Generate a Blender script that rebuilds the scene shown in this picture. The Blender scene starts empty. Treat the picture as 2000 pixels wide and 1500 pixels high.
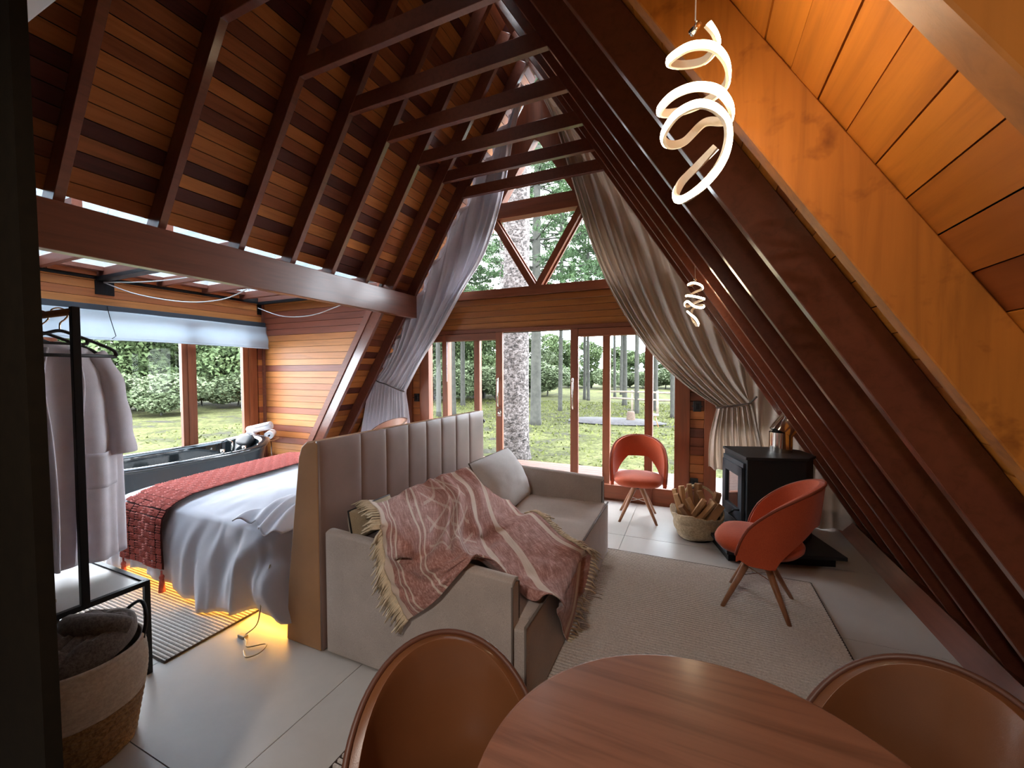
import bpy, bmesh, math, random
from mathutils import Vector, Matrix
random.seed(7)
C = bpy.context.scene.collection
sc = bpy.context.scene
PI = math.pi
# ------------------------------------------------------------------ camera, sky, exposure
H = 1.6
cam_d = bpy.data.cameras.new('camera'); cam = bpy.data.objects.new('camera', cam_d); C.objects.link(cam)
yaw, pitch, roll = 0.417237, -0.0315036, -0.0031471
cy, sy, cp, sp = math.cos(yaw), math.sin(yaw), math.cos(pitch), math.sin(pitch)
fw = Vector((-sy*cp, cy*cp, sp)); rt = Vector((cy, sy, 0)); up = rt.cross(fw)
cr, sr = math.cos(roll), math.sin(roll)
rt, up = rt*cr + up*sr, up*cr - rt*sr
cam.matrix_world = Matrix(((rt.x, up.x, -fw.x, 0), (rt.y, up.y, -fw.y, 0), (rt.z, up.z, -fw.z, H), (0, 0, 0, 1)))
cam_d.sensor_width = 36; cam_d.lens = 800.63/2000*36; cam_d.clip_start = .02; cam_d.clip_end = 300
sc.camera = cam
vs = sc.view_settings
vs.view_transform = 'Standard'; vs.look = 'None'; vs.gamma = 1; vs.use_curve_mapping = False; vs.exposure = 1.35
wd = bpy.data.worlds.new('overcast_sky'); sc.world = wd; wd.use_nodes = True
nt = wd.node_tree; nt.nodes.clear()
o = nt.nodes.new('ShaderNodeOutputWorld'); b = nt.nodes.new('ShaderNodeBackground')
tc = nt.nodes.new('ShaderNodeTexCoord'); nz = nt.nodes.new('ShaderNodeTexNoise'); nz.inputs['Scale'].default_value = 2.2; nz.inputs['Detail'].default_value = 5
rp = nt.nodes.new('ShaderNodeValToRGB'); rp.color_ramp.elements[0].color = (.72, .86, 1, 1); rp.color_ramp.elements[1].color = (.97, .98, 1, 1)
rp.color_ramp.elements[0].position = .35; rp.color_ramp.elements[1].position = .62
nt.links.new(tc.outputs['Generated'], nz.inputs['Vector']); nt.links.new(nz.outputs['Fac'], rp.inputs['Fac'])
nt.links.new(rp.outputs['Color'], b.inputs['Color']); nt.links.new(b.outputs['Background'], o.inputs['Surface'])
b.inputs['Strength'].default_value = 9.0
FILL_LAMPS = [((-.6, -.75, 2.55), 20), ((.35, -1.3, 2.2), 7)]  # unseen fill lamps added behind the camera: position and power
LED = (1, .78, .50); LED_STRENGTH = 22

# ------------------------------------------------------------------ helpers
def V(*a): return Vector(a)
class MB:
    def __init__(s): s.v = []; s.f = []
    def add(s, vs_, fs):
        n = len(s.v); s.v += [tuple(p) for p in vs_]; s.f += [tuple(i+n for i in f) for f in fs]; return s
    def box(s, lo, hi):
        x0, y0, z0 = lo; x1, y1, z1 = hi
        return s.add([(x0,y0,z0),(x1,y0,z0),(x1,y1,z0),(x0,y1,z0),(x0,y0,z1),(x1,y0,z1),(x1,y1,z1),(x0,y1,z1)],
                     [(0,3,2,1),(4,5,6,7),(0,1,5,4),(1,2,6,5),(2,3,7,6),(3,0,4,7)])
    def obox(s, c, ax, ay, az):   # centre and three half vectors
        c, ax, ay, az = map(Vector, (c, ax, ay, az))
        if ax.cross(ay).dot(az) < 0: az = -az
        return s.add([c-ax-ay-az, c+ax-ay-az, c+ax+ay-az, c-ax+ay-az, c-ax-ay+az, c+ax-ay+az, c+ax+ay+az, c-ax+ay+az],
                     [(0,3,2,1),(4,5,6,7),(0,1,5,4),(1,2,6,5),(2,3,7,6),(3,0,4,7)])
    def bar(s, a, b, w, d, side=(0,1,0)):  # beam from a to b, w along side, d along the other
        a, b = Vector(a), Vector(b); ax = (b-a)/2; t = ax.normalized(); sd = Vector(side); sd = (sd - t*sd.dot(t)).normalized(); u = t.cross(sd)
        return s.obox((a+b)/2, ax, sd*w/2, u*d/2)
    def prism(s, poly, axis, a, b):  # poly: 2D pts in the two other axes
        n = len(poly); vs_ = []
        for t in (a, b):
            for p in poly:
                vs_.append({'x': (t, p[0], p[1]), 'y': (p[0], t, p[1]), 'z': (p[0], p[1], t)}[axis])
        fs = [tuple(range(n))[::-1], tuple(range(n, 2*n))] + [(i, (i+1) % n, n+(i+1) % n, n+i) for i in range(n)]
        return s.add(vs_, fs)
    def tube(s, pts, r, n=8, cap=True, closed=False, flat=1.0, ref=None):
        pts = [Vector(p) for p in pts]; m = len(pts); rings = []
        prev = None
        for i, p in enumerate(pts):
            if closed: t = (pts[(i+1) % m]-pts[i-1])
            else: t = pts[min(i+1, m-1)]-pts[max(i-1, 0)]
            if t.length < 1e-9: t = V(0, 0, 1)
            t.normalize()
            if prev is None:
                a = Vector(ref) if ref else (V(0, 0, 1) if abs(t.z) < .9 else V(1, 0, 0))
            else: a = prev
            a = a - t*a.dot(t)
            if a.length < 1e-6: a = t.orthogonal()
            a.normalize(); prev = a; bb = t.cross(a)
            rr = r(i/(m-1) if m > 1 else 0) if callable(r) else (r[i] if isinstance(r, (list, tuple)) else r)
            rings.append([p + a*math.cos(2*PI*k/n)*rr + bb*math.sin(2*PI*k/n)*rr*flat for k in range(n)])
        base = [q for rg in rings for q in rg]; fs = []
        for i in range(m if closed else m-1):
            j = (i+1) % m
            for k in range(n): fs.append((i*n+k, i*n+(k+1) % n, j*n+(k+1) % n, j*n+k))
        if cap and not closed: fs += [tuple(range(n))[::-1], tuple((m-1)*n+k for k in range(n))]
        return s.add(base, fs)
    def cyl(s, a, b, r0, r1=None, n=16): return s.tube([a, b], [r0, r0 if r1 is None else r1], n)
    def lathe(s, prof, c=(0,0,0), n=24):
        c = Vector(c); vs_ = []; fs = []
        for r, z in prof: vs_ += [c+V(r*math.cos(2*PI*k/n), r*math.sin(2*PI*k/n), z) for k in range(n)]
        for i in range(len(prof)-1):
            for k in range(n): fs.append((i*n+k, i*n+(k+1) % n, (i+1)*n+(k+1) % n, (i+1)*n+k))
        if prof[0][0] > 1e-5: fs.append(tuple(range(n))[::-1])
        if prof[-1][0] > 1e-5: fs.append(tuple((len(prof)-1)*n+k for k in range(n)))
        return s.add(vs_, fs)
    def grid(s, fn, nu, nv, close_u=False):
        vs_ = [fn(i/(nu if close_u else nu-1), j/(nv-1)) for j in range(nv) for i in range(nu)]; fs = []
        for j in range(nv-1):
            for i in range(nu if close_u else nu-1):
                k = (i+1) % nu; fs.append((j*nu+i, j*nu+k, (j+1)*nu+k, (j+1)*nu+i))
        return s.add(vs_, fs)
    def ell(s, c, r, nu=16, nv=10, pw=1.0, rot=None):  # super-ellipsoid
        c = Vector(c)
        def sg(x): return math.copysign(abs(x)**pw, x)
        def fn(u, v):
            a = 2*PI*u; e = PI*(v-.5)*.9999
            q = V(r[0]*sg(math.cos(e))*sg(math.cos(a)), r[1]*sg(math.cos(e))*sg(math.sin(a)), r[2]*sg(math.sin(e)))
            if rot is not None: q = rot @ q
            return c+q
        return s.grid(fn, nu, nv, True)
    def build(s, name, m, parent=None, smooth=False, bevel=0, seg=2, solid=0, off=0, sub=0, weld=True, wn=False):
        me = bpy.data.meshes.new(name); me.from_pydata(s.v, [], s.f)
        if smooth or bevel: me.polygons.foreach_set('use_smooth', [bool(smooth)]*len(me.polygons))
        me.materials.append(m); me.update()
        ob = bpy.data.objects.new(name, me); C.objects.link(ob)
        if parent is not None: ob.parent = parent
        if solid: md = ob.modifiers.new('solid', 'SOLIDIFY'); md.thickness = solid; md.offset = off
        if bevel: md = ob.modifiers.new('bevel', 'BEVEL'); md.width = bevel; md.segments = seg; md.limit_method = 'ANGLE'
        if sub: md = ob.modifiers.new('sub', 'SUBSURF'); md.levels = sub; md.render_levels = sub
        return ob
def tag(ob, label=None, cat=None, group=None, kind=None):
    if label: ob['label'] = label
    if cat: ob['category'] = cat
    if group: ob['group'] = group
    if kind: ob['kind'] = kind
    return ob
def empty(name, loc=(0,0,0), rz=0):
    e = bpy.data.objects.new(name, None); C.objects.link(e); e.location = loc; e.rotation_euler = (0, 0, rz); e.empty_display_size = .1
    return e
def copy_tree(ob, parent=None):
    c = ob.copy(); C.objects.link(c)
    if parent is not None: c.parent = parent
    for ch in list(ob.children): copy_tree(ch, c)
    return c
def lerp(a, b, t): return a+(b-a)*t
def cr_(p0, p1, p2, p3, t):
    return .5*((2*p1)+(-p0+p2)*t+(2*p0-5*p1+4*p2-p3)*t*t+(-p0+3*p1-3*p2+p3)*t*t*t)
def spline(pts, n):
    pts = [Vector(p) for p in pts]; out = []; m = len(pts)
    for i in range(n):
        x = i/(n-1)*(m-1); k = min(int(x), m-2); t = x-k
        out.append(cr_(pts[max(k-1, 0)], pts[k], pts[k+1], pts[min(k+2, m-1)], t))
    return out
def hnoise(x, y, s=0):  # smooth value noise
    def h(i, j): return (math.sin(i*127.1+j*311.7+s*74.7)*43758.5453) % 1
    i, j = math.floor(x), math.floor(y); fx, fy = x-i, y-j; fx = fx*fx*(3-2*fx); fy = fy*fy*(3-2*fy)
    return lerp(lerp(h(i, j), h(i+1, j), fx), lerp(h(i, j+1), h(i+1, j+1), fx), fy)*2-1

# ------------------------------------------------------------------ materials
def newmat(name):
    m = bpy.data.materials.new(name); m.use_nodes = True
    n = m.node_tree.nodes; bs = n['Principled BSDF']; return m, m.node_tree, bs
def ramp(t, els, fac=None):
    r = t.nodes.new('ShaderNodeValToRGB'); cr = r.color_ramp
    while len(cr.elements) > 1: cr.elements.remove(cr.elements[0])
    for i, (p, c) in enumerate(els):
        e = cr.elements[0] if i == 0 else cr.elements.new(p)
        e.position = p; e.color = (*c, 1)
    if fac is not None: t.links.new(fac, r.inputs['Fac'])
    return r
def coords(t, scale, kind='Object', rnd=True):
    tc = t.nodes.new('ShaderNodeTexCoord'); mp = t.nodes.new('ShaderNodeMapping'); mp.inputs['Scale'].default_value = scale
    t.links.new(tc.outputs[kind], mp.inputs['Vector'])
    if rnd:
        oi = t.nodes.new('ShaderNodeObjectInfo'); ml = t.nodes.new('ShaderNodeMath'); ml.operation = 'MULTIPLY'; ml.inputs[1].default_value = 37
        t.links.new(oi.outputs['Random'], ml.inputs[0]); t.links.new(ml.outputs[0], mp.inputs['Location'])
    return mp.outputs['Vector']
def noise(t, vec, scale, detail=3, rough=.55, dist=0):
    n = t.nodes.new('ShaderNodeTexNoise'); n.inputs['Scale'].default_value = scale; n.inputs['Detail'].default_value = detail
    n.inputs['Roughness'].default_value = rough; n.inputs['Distortion'].default_value = dist
    if vec is not None: t.links.new(vec, n.inputs['Vector'])
    return n.outputs['Fac']
def mixc(t, a, b, fac, mode='MIX'):
    m = t.nodes.new('ShaderNodeMix'); m.data_type = 'RGBA'; m.blend_type = mode
    for s, v in ((6, a), (7, b)):
        if isinstance(v, tuple): m.inputs[s].default_value = (*v, 1)
        else: t.links.new(v, m.inputs[s])
    if isinstance(fac, (int, float)): m.inputs[0].default_value = fac
    else: t.links.new(fac, m.inputs[0])
    return m.outputs[2]
def bump(t, bs, h, strength=.3, dist=.01):
    b = t.nodes.new('ShaderNodeBump'); b.inputs['Strength'].default_value = strength; b.inputs['Distance'].default_value = dist
    t.links.new(h, b.inputs['Height']); t.links.new(b.outputs['Normal'], bs.inputs['Normal'])
def wood(name, tones, axis=1, rough=.42, random_tone=True, grain=1.0, coat=.0, stain=.0):
    m, t, bs = newmat(name)
    sc_ = [26, 26, 26]; sc_[axis] = 1.6
    v = coords(t, tuple(sc_))
    g = noise(t, v, 1.0, 5, .6, .6)
    if random_tone:
        oi = t.nodes.new('ShaderNodeObjectInfo'); base = ramp(t, tones, oi.outputs['Random']); base.color_ramp.interpolation = 'LINEAR'; bc = base.outputs['Color']
    else:
        v2 = coords(t, (1.5, 1.5, 1.5)); bc = ramp(t, tones, noise(t, v2, 1, 3)).outputs['Color']
    gr = ramp(t, [(.25, (.55, .5, .45)), (.5, (.95, .93, .9)), (.75, (1.15, 1.15, 1.15))], g)
    col = mixc(t, bc, gr.outputs['Color'], .75*grain, 'MULTIPLY')
    if stain:
        v3 = coords(t, (9, 9, 9) if axis != 0 else (3, 9, 9)); st = ramp(t, [(.55, (1, 1, 1)), (.75, (.35, .25, .2))], noise(t, v3, 1, 4, .6, .3))
        col = mixc(t, col, st.outputs['Color'], stain, 'MULTIPLY')
    t.links.new(col, bs.inputs['Base Color']); bs.inputs['Roughness'].default_value = rough
    bs.inputs['Coat Weight'].default_value = coat; bs.inputs['Coat Roughness'].default_value = .15
    bump(t, bs, g, .12, .004)
    return m
def plain(name, col, rough=.5, metal=0, var=.0, vs_=8, bmp=0, bs_=120, coat=0, sheen=0, spec=None):
    m, t, bs = newmat(name)
    v = coords(t, (1, 1, 1))
    n = noise(t, v, vs_, 4)
    lo = tuple(c*(1-var) for c in col); hi = tuple(min(1, c*(1+var)) for c in col)
    r = ramp(t, [(.3, lo), (.7, hi)], n); t.links.new(r.outputs['Color'], bs.inputs['Base Color'])
    bs.inputs['Roughness'].default_value = rough; bs.inputs['Metallic'].default_value = metal; bs.inputs['Coat Weight'].default_value = coat
    bs.inputs['Sheen Weight'].default_value = sheen
    if spec is not None: bs.inputs['Specular IOR Level'].default_value = spec
    if bmp: bump(t, bs, noise(t, v, bs_, 2), bmp, .002)
    return m
def weave(name, col, col2, scale=260, rough=.9, bmp=.35, big=6, sheen=.2):
    m, t, bs = newmat(name)
    v = coords(t, (1, 1, 1)); a = noise(t, v, scale, 2, .8); b_ = noise(t, v, big, 4)
    c1 = ramp(t, [(.35, col), (.65, col2)], a).outputs['Color']; c2 = ramp(t, [(.3, (.86, .86, .86)), (.7, (1.06, 1.06, 1.06))], b_).outputs['Color']
    t.links.new(mixc(t, c1, c2, 1, 'MULTIPLY'), bs.inputs['Base Color']); bs.inputs['Roughness'].default_value = rough
    bs.inputs['Sheen Weight'].default_value = sheen; bs.inputs['Specular IOR Level'].default_value = .2; bump(t, bs, a, bmp, .003)
    return m
def emit(name, col, s):
    m, t, bs = newmat(name); bs.inputs['Base Color'].default_value = (*col, 1); bs.inputs['Emission Color'].default_value = (*col, 1); bs.inputs['Emission Strength'].default_value = s
    return m
def glass_mat(name, tint=(1, 1, 1), refl=.9):
    m = bpy.data.materials.new(name); m.use_nodes = True; t = m.node_tree; t.nodes.clear()
    o = t.nodes.new('ShaderNodeOutputMaterial'); tr = t.nodes.new('ShaderNodeBsdfTransparent'); gl = t.nodes.new('ShaderNodeBsdfGlossy')
    gl.inputs['Roughness'].default_value = .02; tr.inputs['Color'].default_value = (*tint, 1)
    lw = t.nodes.new('ShaderNodeFresnel'); lw.inputs['IOR'].default_value = 1.35; mx = t.nodes.new('ShaderNodeMixShader')
    ml = t.nodes.new('ShaderNodeMath'); ml.operation = 'MULTIPLY'; ml.inputs[1].default_value = refl
    t.links.new(lw.outputs[0], ml.inputs[0]); t.links.new(ml.outputs[0], mx.inputs[0]); t.links.new(tr.outputs[0], mx.inputs[1]); t.links.new(gl.outputs[0], mx.inputs[2]); t.links.new(mx.outputs[0], o.inputs['Surface'])
    return m
def leaf_mat(name, els, rough=.6):
    m, t, bs = newmat(name)
    v = coords(t, (1, 1, 1)); r = ramp(t, els, noise(t, v, 1.3, 6, .75)); t.links.new(r.outputs['Color'], bs.inputs['Base Color'])
    bs.inputs['Roughness'].default_value = rough; bs.inputs['Specular IOR Level'].default_value = .1
    return m
M = {}
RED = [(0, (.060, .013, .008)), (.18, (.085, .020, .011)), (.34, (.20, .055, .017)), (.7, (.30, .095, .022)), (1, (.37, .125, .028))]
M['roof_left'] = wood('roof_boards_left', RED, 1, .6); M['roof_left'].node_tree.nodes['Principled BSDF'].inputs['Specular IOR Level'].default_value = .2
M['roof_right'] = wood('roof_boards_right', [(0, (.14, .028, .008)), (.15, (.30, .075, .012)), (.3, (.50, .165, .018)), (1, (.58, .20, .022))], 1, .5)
M['wall_plank'] = wood('wall_planks', [(0, (.17, .04, .02)), (.24, (.24, .06, .028)), (.34, (.40, .125, .028)), (.7, (.48, .17, .035)), (1, (.54, .21, .05))], 0, .5)
M['wall_plank_y'] = wood('wall_planks_along', [(0, (.22, .05, .025)), (.25, (.36, .10, .03)), (.5, (.46, .15, .035)), (1, (.54, .20, .05))], 1, .5)
M['gable_plank'] = wood('gable_planks', [(0, (.10, .028, .014)), (.3, (.22, .06, .022)), (.6, (.36, .12, .03)), (1, (.42, .15, .04))], 0, .45)
M['band_plank'] = wood('band_planks', [(0, (.30, .095, .018)), (1, (.38, .13, .024))], 0, .4)
M['rafter'] = wood('rafter_wood', [(0, (.115, .032, .019)), (1, (.155, .048, .026))], 1, .28, coat=.55)
M['rafter_lamplit'] = wood('lamplit_rafter_wood', [(0, (.40, .135, .018)), (1, (.42, .15, .022))], 2, .45, stain=.9)  # bright orange copy of the rafter wood, lamplight put into the colour
M['beam'] = wood('beam_wood', [(0, (.13, .036, .016)), (1, (.15, .044, .02))], 1, .34, coat=.2)
M['frame'] = wood('frame_wood', [(0, (.19, .048, .014)), (1, (.24, .062, .018))], 2, .55)
M['frame_x'] = wood('frame_wood_across', [(0, (.19, .048, .014)), (1, (.24, .062, .018))], 0, .55)
M['ext_beam'] = wood('pergola_wood', [(0, (.17, .052, .032)), (1, (.22, .07, .04))], 0, .5)
M['dark_under'] = plain('roof_underlay', (.012, .008, .006), .9)
M['partition'] = plain('dark_partition', (.007, .0045, .002), .8, var=.2, vs_=30, bmp=.1, spec=.1)
M['back_wall'] = plain('kitchen_wall', (.30, .22, .16), .7, var=.1)
def tile_mat():
    m, t, bs = newmat('porcelain_tile'); v = coords(t, (1, 1, 1))
    a = noise(t, v, 1.6, 7, .65, .8); c = ramp(t, [(.1, (.38, .36, .335)), (.9, (.47, .445, .415))], a)
    b_ = noise(t, v, 7, 6, .7); c2 = ramp(t, [(.15, (.92, .92, .93)), (.85, (1, 1, 1))], b_)
    t.links.new(mixc(t, c.outputs['Color'], c2.outputs['Color'], 1, 'MULTIPLY'), bs.inputs['Base Color'])
    bs.inputs['Roughness'].default_value = .30
    return m
M['tile'] = tile_mat()
M['grout'] = plain('grout', (.10, .09, .08), .9)
M['leather_head'] = plain('taupe_leather', (.21, .135, .11), .42, var=.12, vs_=3, bmp=.15, bs_=300, coat=.1)
M['leather_side'] = plain('tan_leather', (.36, .185, .080), .45, var=.12, vs_=3, bmp=.15, bs_=300)
M['leather_brown'] = plain('brown_leather', (.15, .055, .020), .36, var=.1, vs_=4, bmp=.12, bs_=350, coat=.15)
M['leather_tan'] = plain('rosy_tan_leather', (.42, .22, .15), .5, var=.1, vs_=4, bmp=.1, bs_=300)
M['piping'] = plain('dark_piping', (.09, .03, .015), .5)
M['velvet'] = weave('coral_velvet', (.46, .075, .028), (.54, .10, .038), 180, .85, .1, 5, .2)
M['velvet_pipe'] = plain('coral_piping', (.25, .05, .022), .7)
M['leg_wood'] = wood('leg_wood', [(0, (.30, .13, .06)), (1, (.36, .16, .075))], 2, .4)
M['sofa'] = weave('sofa_linen', (.34, .29, .26), (.52, .455, .41), 420, .95, .35, 4, .25)
M['sofa_pipe'] = plain('sofa_piping', (.13, .105, .09), .9)
M['cushion'] = weave('cushion_linen', (.40, .385, .38), (.54, .525, .52), 420, .95, .3, 4, .25)
M['bolster'] = weave('bolster_cloth', (.26, .20, .13), (.36, .29, .19), 300, .95, .3, 6)
M['fringe'] = plain('cream_cotton', (.60, .50, .36), .95, var=.15, vs_=40)
M['bedding'] = plain('white_bed_linen', (.56, .55, .60), .85, var=.04, vs_=5, bmp=.05, bs_=200, sheen=.1)
M['mattress'] = plain('mattress_cloth', (.6, .55, .5), .9)
M['runner'] = plain('coral_knit', (.40, .085, .065), .9, var=.25, vs_=60, bmp=.5, bs_=220)
M['black_metal'] = plain('black_metal', (.012, .012, .014), .42, metal=.6)
M['stove'] = plain('stove_iron', (.022, .024, .028), .55, metal=.4, bmp=.15, bs_=500)
M['stove_frame'] = plain('stove_door_iron', (.055, .065, .08), .5, metal=.4, bmp=.1, bs_=500)
M['chrome'] = plain('polished_steel', (.75, .72, .66), .12, metal=1)
M['glass'] = glass_mat('window_glass', refl=.18)
M['stove_glass'] = plain('stove_glass', (.015, .012, .01), .04, coat=1)
M['roof_glass'] = glass_mat('roof_glass', (.55, .60, .64))
M['white_plastic'] = plain('white_plastic', (.62, .6, .6), .45)
M['blind'] = plain('blind_cloth', (.60, .64, .68), .8, var=.03)
M['blind_rail'] = plain('blind_rail', (.030, .036, .045), .6)
M['robe'] = plain('white_robe_cotton', (.74, .70, .74), .95, var=.06, vs_=20, bmp=.4, bs_=260, sheen=.3)
M['towel'] = plain('white_towel', (.80, .80, .82), .95, bmp=.5, bs_=300)
M['shelf'] = plain('pale_shelf_laminate', (.52, .50, .48), .35, var=.05)
M['tub'] = plain('black_gloss_acrylic', (.012, .016, .018), .10, coat=1)
M['tub_side'] = plain('dark_acrylic_side', (.02, .028, .035), .25, coat=.5)
M['rubber'] = plain('black_rubber', (.02, .02, .022), .5)
M['table_top'] = wood('table_veneer', [(0, (.21, .088, .050)), (1, (.25, .105, .060))], 0, .33, grain=1.3, coat=.25)
M['cable'] = plain('white_cable', (.62, .6, .58), .5)
M['clear_cable'] = plain('clear_cable', (.45, .38, .25), .3)
M['led'] = emit('led_diffuser', LED, LED_STRENGTH)
M['led_warm'] = emit('amber_led_strip', (1, .50, .09), 30)
M['lamp_body'] = plain('lamp_white_channel', (.75, .68, .58), .4)
M['basket_rope'] = weave('cotton_rope', (.50, .43, .36), (.62, .55, .47), 60, .95, .5)
M['basket_jute'] = weave('braided_jute', (.20, .11, .05), (.42, .26, .12), 60, .95, .8)
M['fur'] = weave('grey_plush', (.09, .076, .070), (.19, .165, .15), 90, 1, .6, 8, .5)
M['raffia'] = weave('seagrass', (.34, .25, .15), (.55, .42, .27), 60, .95, .8, 9)
M['log'] = wood('split_log', [(0, (.22, .11, .05)), (.5, (.40, .22, .10)), (1, (.55, .34, .17))], 2, .9)
M['bark'] = plain('log_bark', (.06, .04, .028), .95, var=.4, vs_=30, bmp=.6, bs_=60)
M['socket'] = plain('black_socket', (.014, .014, .015), .4)
def rug_mat():
    m, t, bs = newmat('ribbed_rug'); v = coords(t, (1, 1, 1)); n = noise(t, v, 90, 3, .8)
    c = ramp(t, [(.3, (.38, .34, .31)), (.7, (.62, .57, .53))], n); t.links.new(c.outputs['Color'], bs.inputs['Base Color'])
    bs.inputs['Roughness'].default_value = 1; bs.inputs['Specular IOR Level'].default_value = .05; bump(t, bs, n, .5, .004); return m
M['rug'] = rug_mat(); M['rug_base'] = plain('rug_backing', (.045, .032, .028), 1)
def bark_mat():
    m, t, bs = newmat('flaky_bark'); v = coords(t, (1, 1, 1.5)); n = noise(t, v, 13, 5, .75, .3)
    c = ramp(t, [(.40, (.014, .012, .011)), (.47, (.060, .048, .044)), (.56, (.15, .128, .122)), (.7, (.20, .18, .18))], n); t.links.new(c.outputs['Color'], bs.inputs['Base Color'])
    bs.inputs['Roughness'].default_value = .95; bump(t, bs, n, 1, .05); return m
M['big_bark'] = bark_mat()
M['thin_bark'] = plain('grey_green_bark', (.024, .024, .019), .95, var=.4, vs_=6, bmp=.5, bs_=30)
M['needles'] = leaf_mat('dark_needles', [(.3, (.018, .036, .016)), (.55, (.045, .080, .034)), (.75, (.085, .13, .05))])
M['leaves'] = leaf_mat('mixed_leaves', [(.3, (.024, .036, .018)), (.5, (.058, .085, .036)), (.68, (.095, .125, .055)), (.8, (.14, .16, .09))])
M['leaves2'] = leaf_mat('pale_leaves', [(.3, (.034, .046, .025)), (.5, (.080, .105, .055)), (.75, (.14, .165, .10))])
def grass_mat():
    m, t, bs = newmat('lawn_ground'); v = coords(t, (1, 1, 1)); a = noise(t, v, .9, 8, .75, .5); b_ = noise(t, v, 9, 5, .8)
    c = ramp(t, [(.38, (.06, .055, .052)), (.46, (.075, .08, .035)), (.56, (.115, .12, .05)), (.75, (.16, .155, .085))], a)
    c2 = ramp(t, [(.38, (.24, .27, .24)), (.58, (.72, .72, .70))], b_)
    t.links.new(mixc(t, c.outputs['Color'], c2.outputs['Color'], 1, 'MULTIPLY'), bs.inputs['Base Color']); bs.inputs['Roughness'].default_value = 1; bs.inputs['Specular IOR Level'].default_value = .05
    bump(t, bs, b_, .8, .05); return m
M['lawn'] = grass_mat()
M['soil'] = plain('grey_gravel', (.026, .024, .026), 1, var=.5, vs_=12, bmp=.6, bs_=40)
M['deck'] = wood('deck_boards', [(0, (.06, .024, .016)), (1, (.08, .033, .021))], 0, .6)
M['pale_log'] = plain('pale_peeled_log', (.16, .13, .10), .9, var=.3, vs_=10)

# ------------------------------------------------------------------ A-frame geometry (metres; y goes towards the glass gable)
SL = 1.575; XL, XR, ZT = -2.860, -.979, 3.922; XC = (XL+XR)/2; ZR = ZT+(XR-XC)*SL
NL = Vector((-SL, 0, 1)).normalized(); NR = Vector((SL, 0, 1)).normalized()
DL = Vector((-1, 0, -SL)).normalized(); DR = Vector((1, 0, -SL)).normalized()   # down the slope
RD, RW = .150, .053          # rafter depth and width
def xl(z): return XC-(ZR-z)/SL
def xr(z): return XC+(ZR-z)/SL
RY = [.6025, 1.205, 1.751, 2.341, 2.848, 3.342, 3.85, 4.341, 4.817]
GY = 5.13; FAR_Y = 4.40; WX = -6.29; BEAM_X = -3.60; BACK_Y = -2.6
apex = V(XC, 0, ZR)
# floor: tiles laid on a grout bed
fl = MB().box((-6.9, BACK_Y, -.06), (2.2, GY+.02, -.012)).build('floor', M['grout']); tag(fl, kind='structure')
PT = 1.042
tx = [-1.642+PT*k for k in range(-5, 4)]; ty = [.906+1.0445*k for k in range(-4, 6)]
for i in range(len(tx)-1):
    for j in range(len(ty)-1):
        x0, x1 = max(tx[i], -6.5), min(tx[i+1], 1.75); y0, y1 = max(ty[j], BACK_Y), min(ty[j+1], GY-.01)
        if x1-x0 < .1 or y1-y0 < .1: continue
        MB().box((x0+.002, y0+.002, -.012), (x1-.002, y1-.002, 0)).build('tile', M['tile'], fl)
# roof
cl = MB()
def roof_slab(mb, N, D, s0, s1, y0, y1, d0, d1):   # slab on a slope: s along the slope from the ridge, d above the inner rafter plane
    r = V(XC, 0, ZR)
    pts = [r+D*s+N*d for d in (d0, d1) for s in (s0, s1)]
    a, b_, c, d = pts
    return mb.add([(p.x, y, p.z) for y in (y0, y1) for p in (a, b_, d, c)], [(0,1,2,3),(7,6,5,4),(0,4,5,1),(1,5,6,2),(2,6,7,3),(3,7,4,0)])
KS = SL/math.sqrt(1+SL*SL)   # dz per metre of slope
def s_at(z): return (ZR-z)/KS
RTOP = -.0
PP = .1038
ceil_l = roof_slab(MB(), NL, DL, -.14, s_at(2.685)+.012, BACK_Y, FAR_Y, RD+.03, RD+.08)
roof_slab(ceil_l, NL, DL, -.14, s_at(-.1), 4.341, GY+.25, RD+.03, RD+.08)
CLF = ceil_l.build('ceiling_left', M['dark_under']); tag(CLF, kind='structure')
CRT = roof_slab(MB(), NR, DR, -.14, s_at(-.35), BACK_Y, GY+.25, RD+.03, RD+.08).build('ceiling_right', M['dark_under']); tag(CRT, kind='structure')
ridge_s = -RD*0
def bays(nmax):
    out = []; ys = [.0]+RY[:]+[GY+.2]
    i = 0
    while i < len(ys)-1:
        k = min(random.choice((1, 1, 2, 2, 3)), len(ys)-1-i)
        a = BACK_Y if i == 0 else ys[i]+RW/2; b_ = ys[i+k]+(RW/2 if i+k < len(ys)-1 else 0)
        out.append((a, b_)); i += k
    return out
sB = s_at(2.685)+.012
k = 0
while True:   # left boards, counted up from the wall beam
    s1 = sB-k*PP; s0 = s1-PP+.006; k += 1
    if s1 < -.09: break
    for a, b_ in bays(3):
        d = RD+random.uniform(0, .003)
        if b_ > 4.3: pass
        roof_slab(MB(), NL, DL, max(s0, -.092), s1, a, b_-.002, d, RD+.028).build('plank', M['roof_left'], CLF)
k = 0
while True:   # left boards that run down to the floor beside the end wall
    s0 = sB+k*PP; s1 = s0+PP-.006; k += 1
    if s0 > s_at(.02): break
    d = RD+random.uniform(0, .003)
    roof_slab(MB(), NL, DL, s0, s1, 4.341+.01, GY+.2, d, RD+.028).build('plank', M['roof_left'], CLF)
sRf = (V(XR, 0, ZT)-apex).length
k = 0
s_seam = (V(.184*1.339-0, 0, 1.6+(2.164-1.6)*1.339)-apex).dot(DR) % PP
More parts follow.
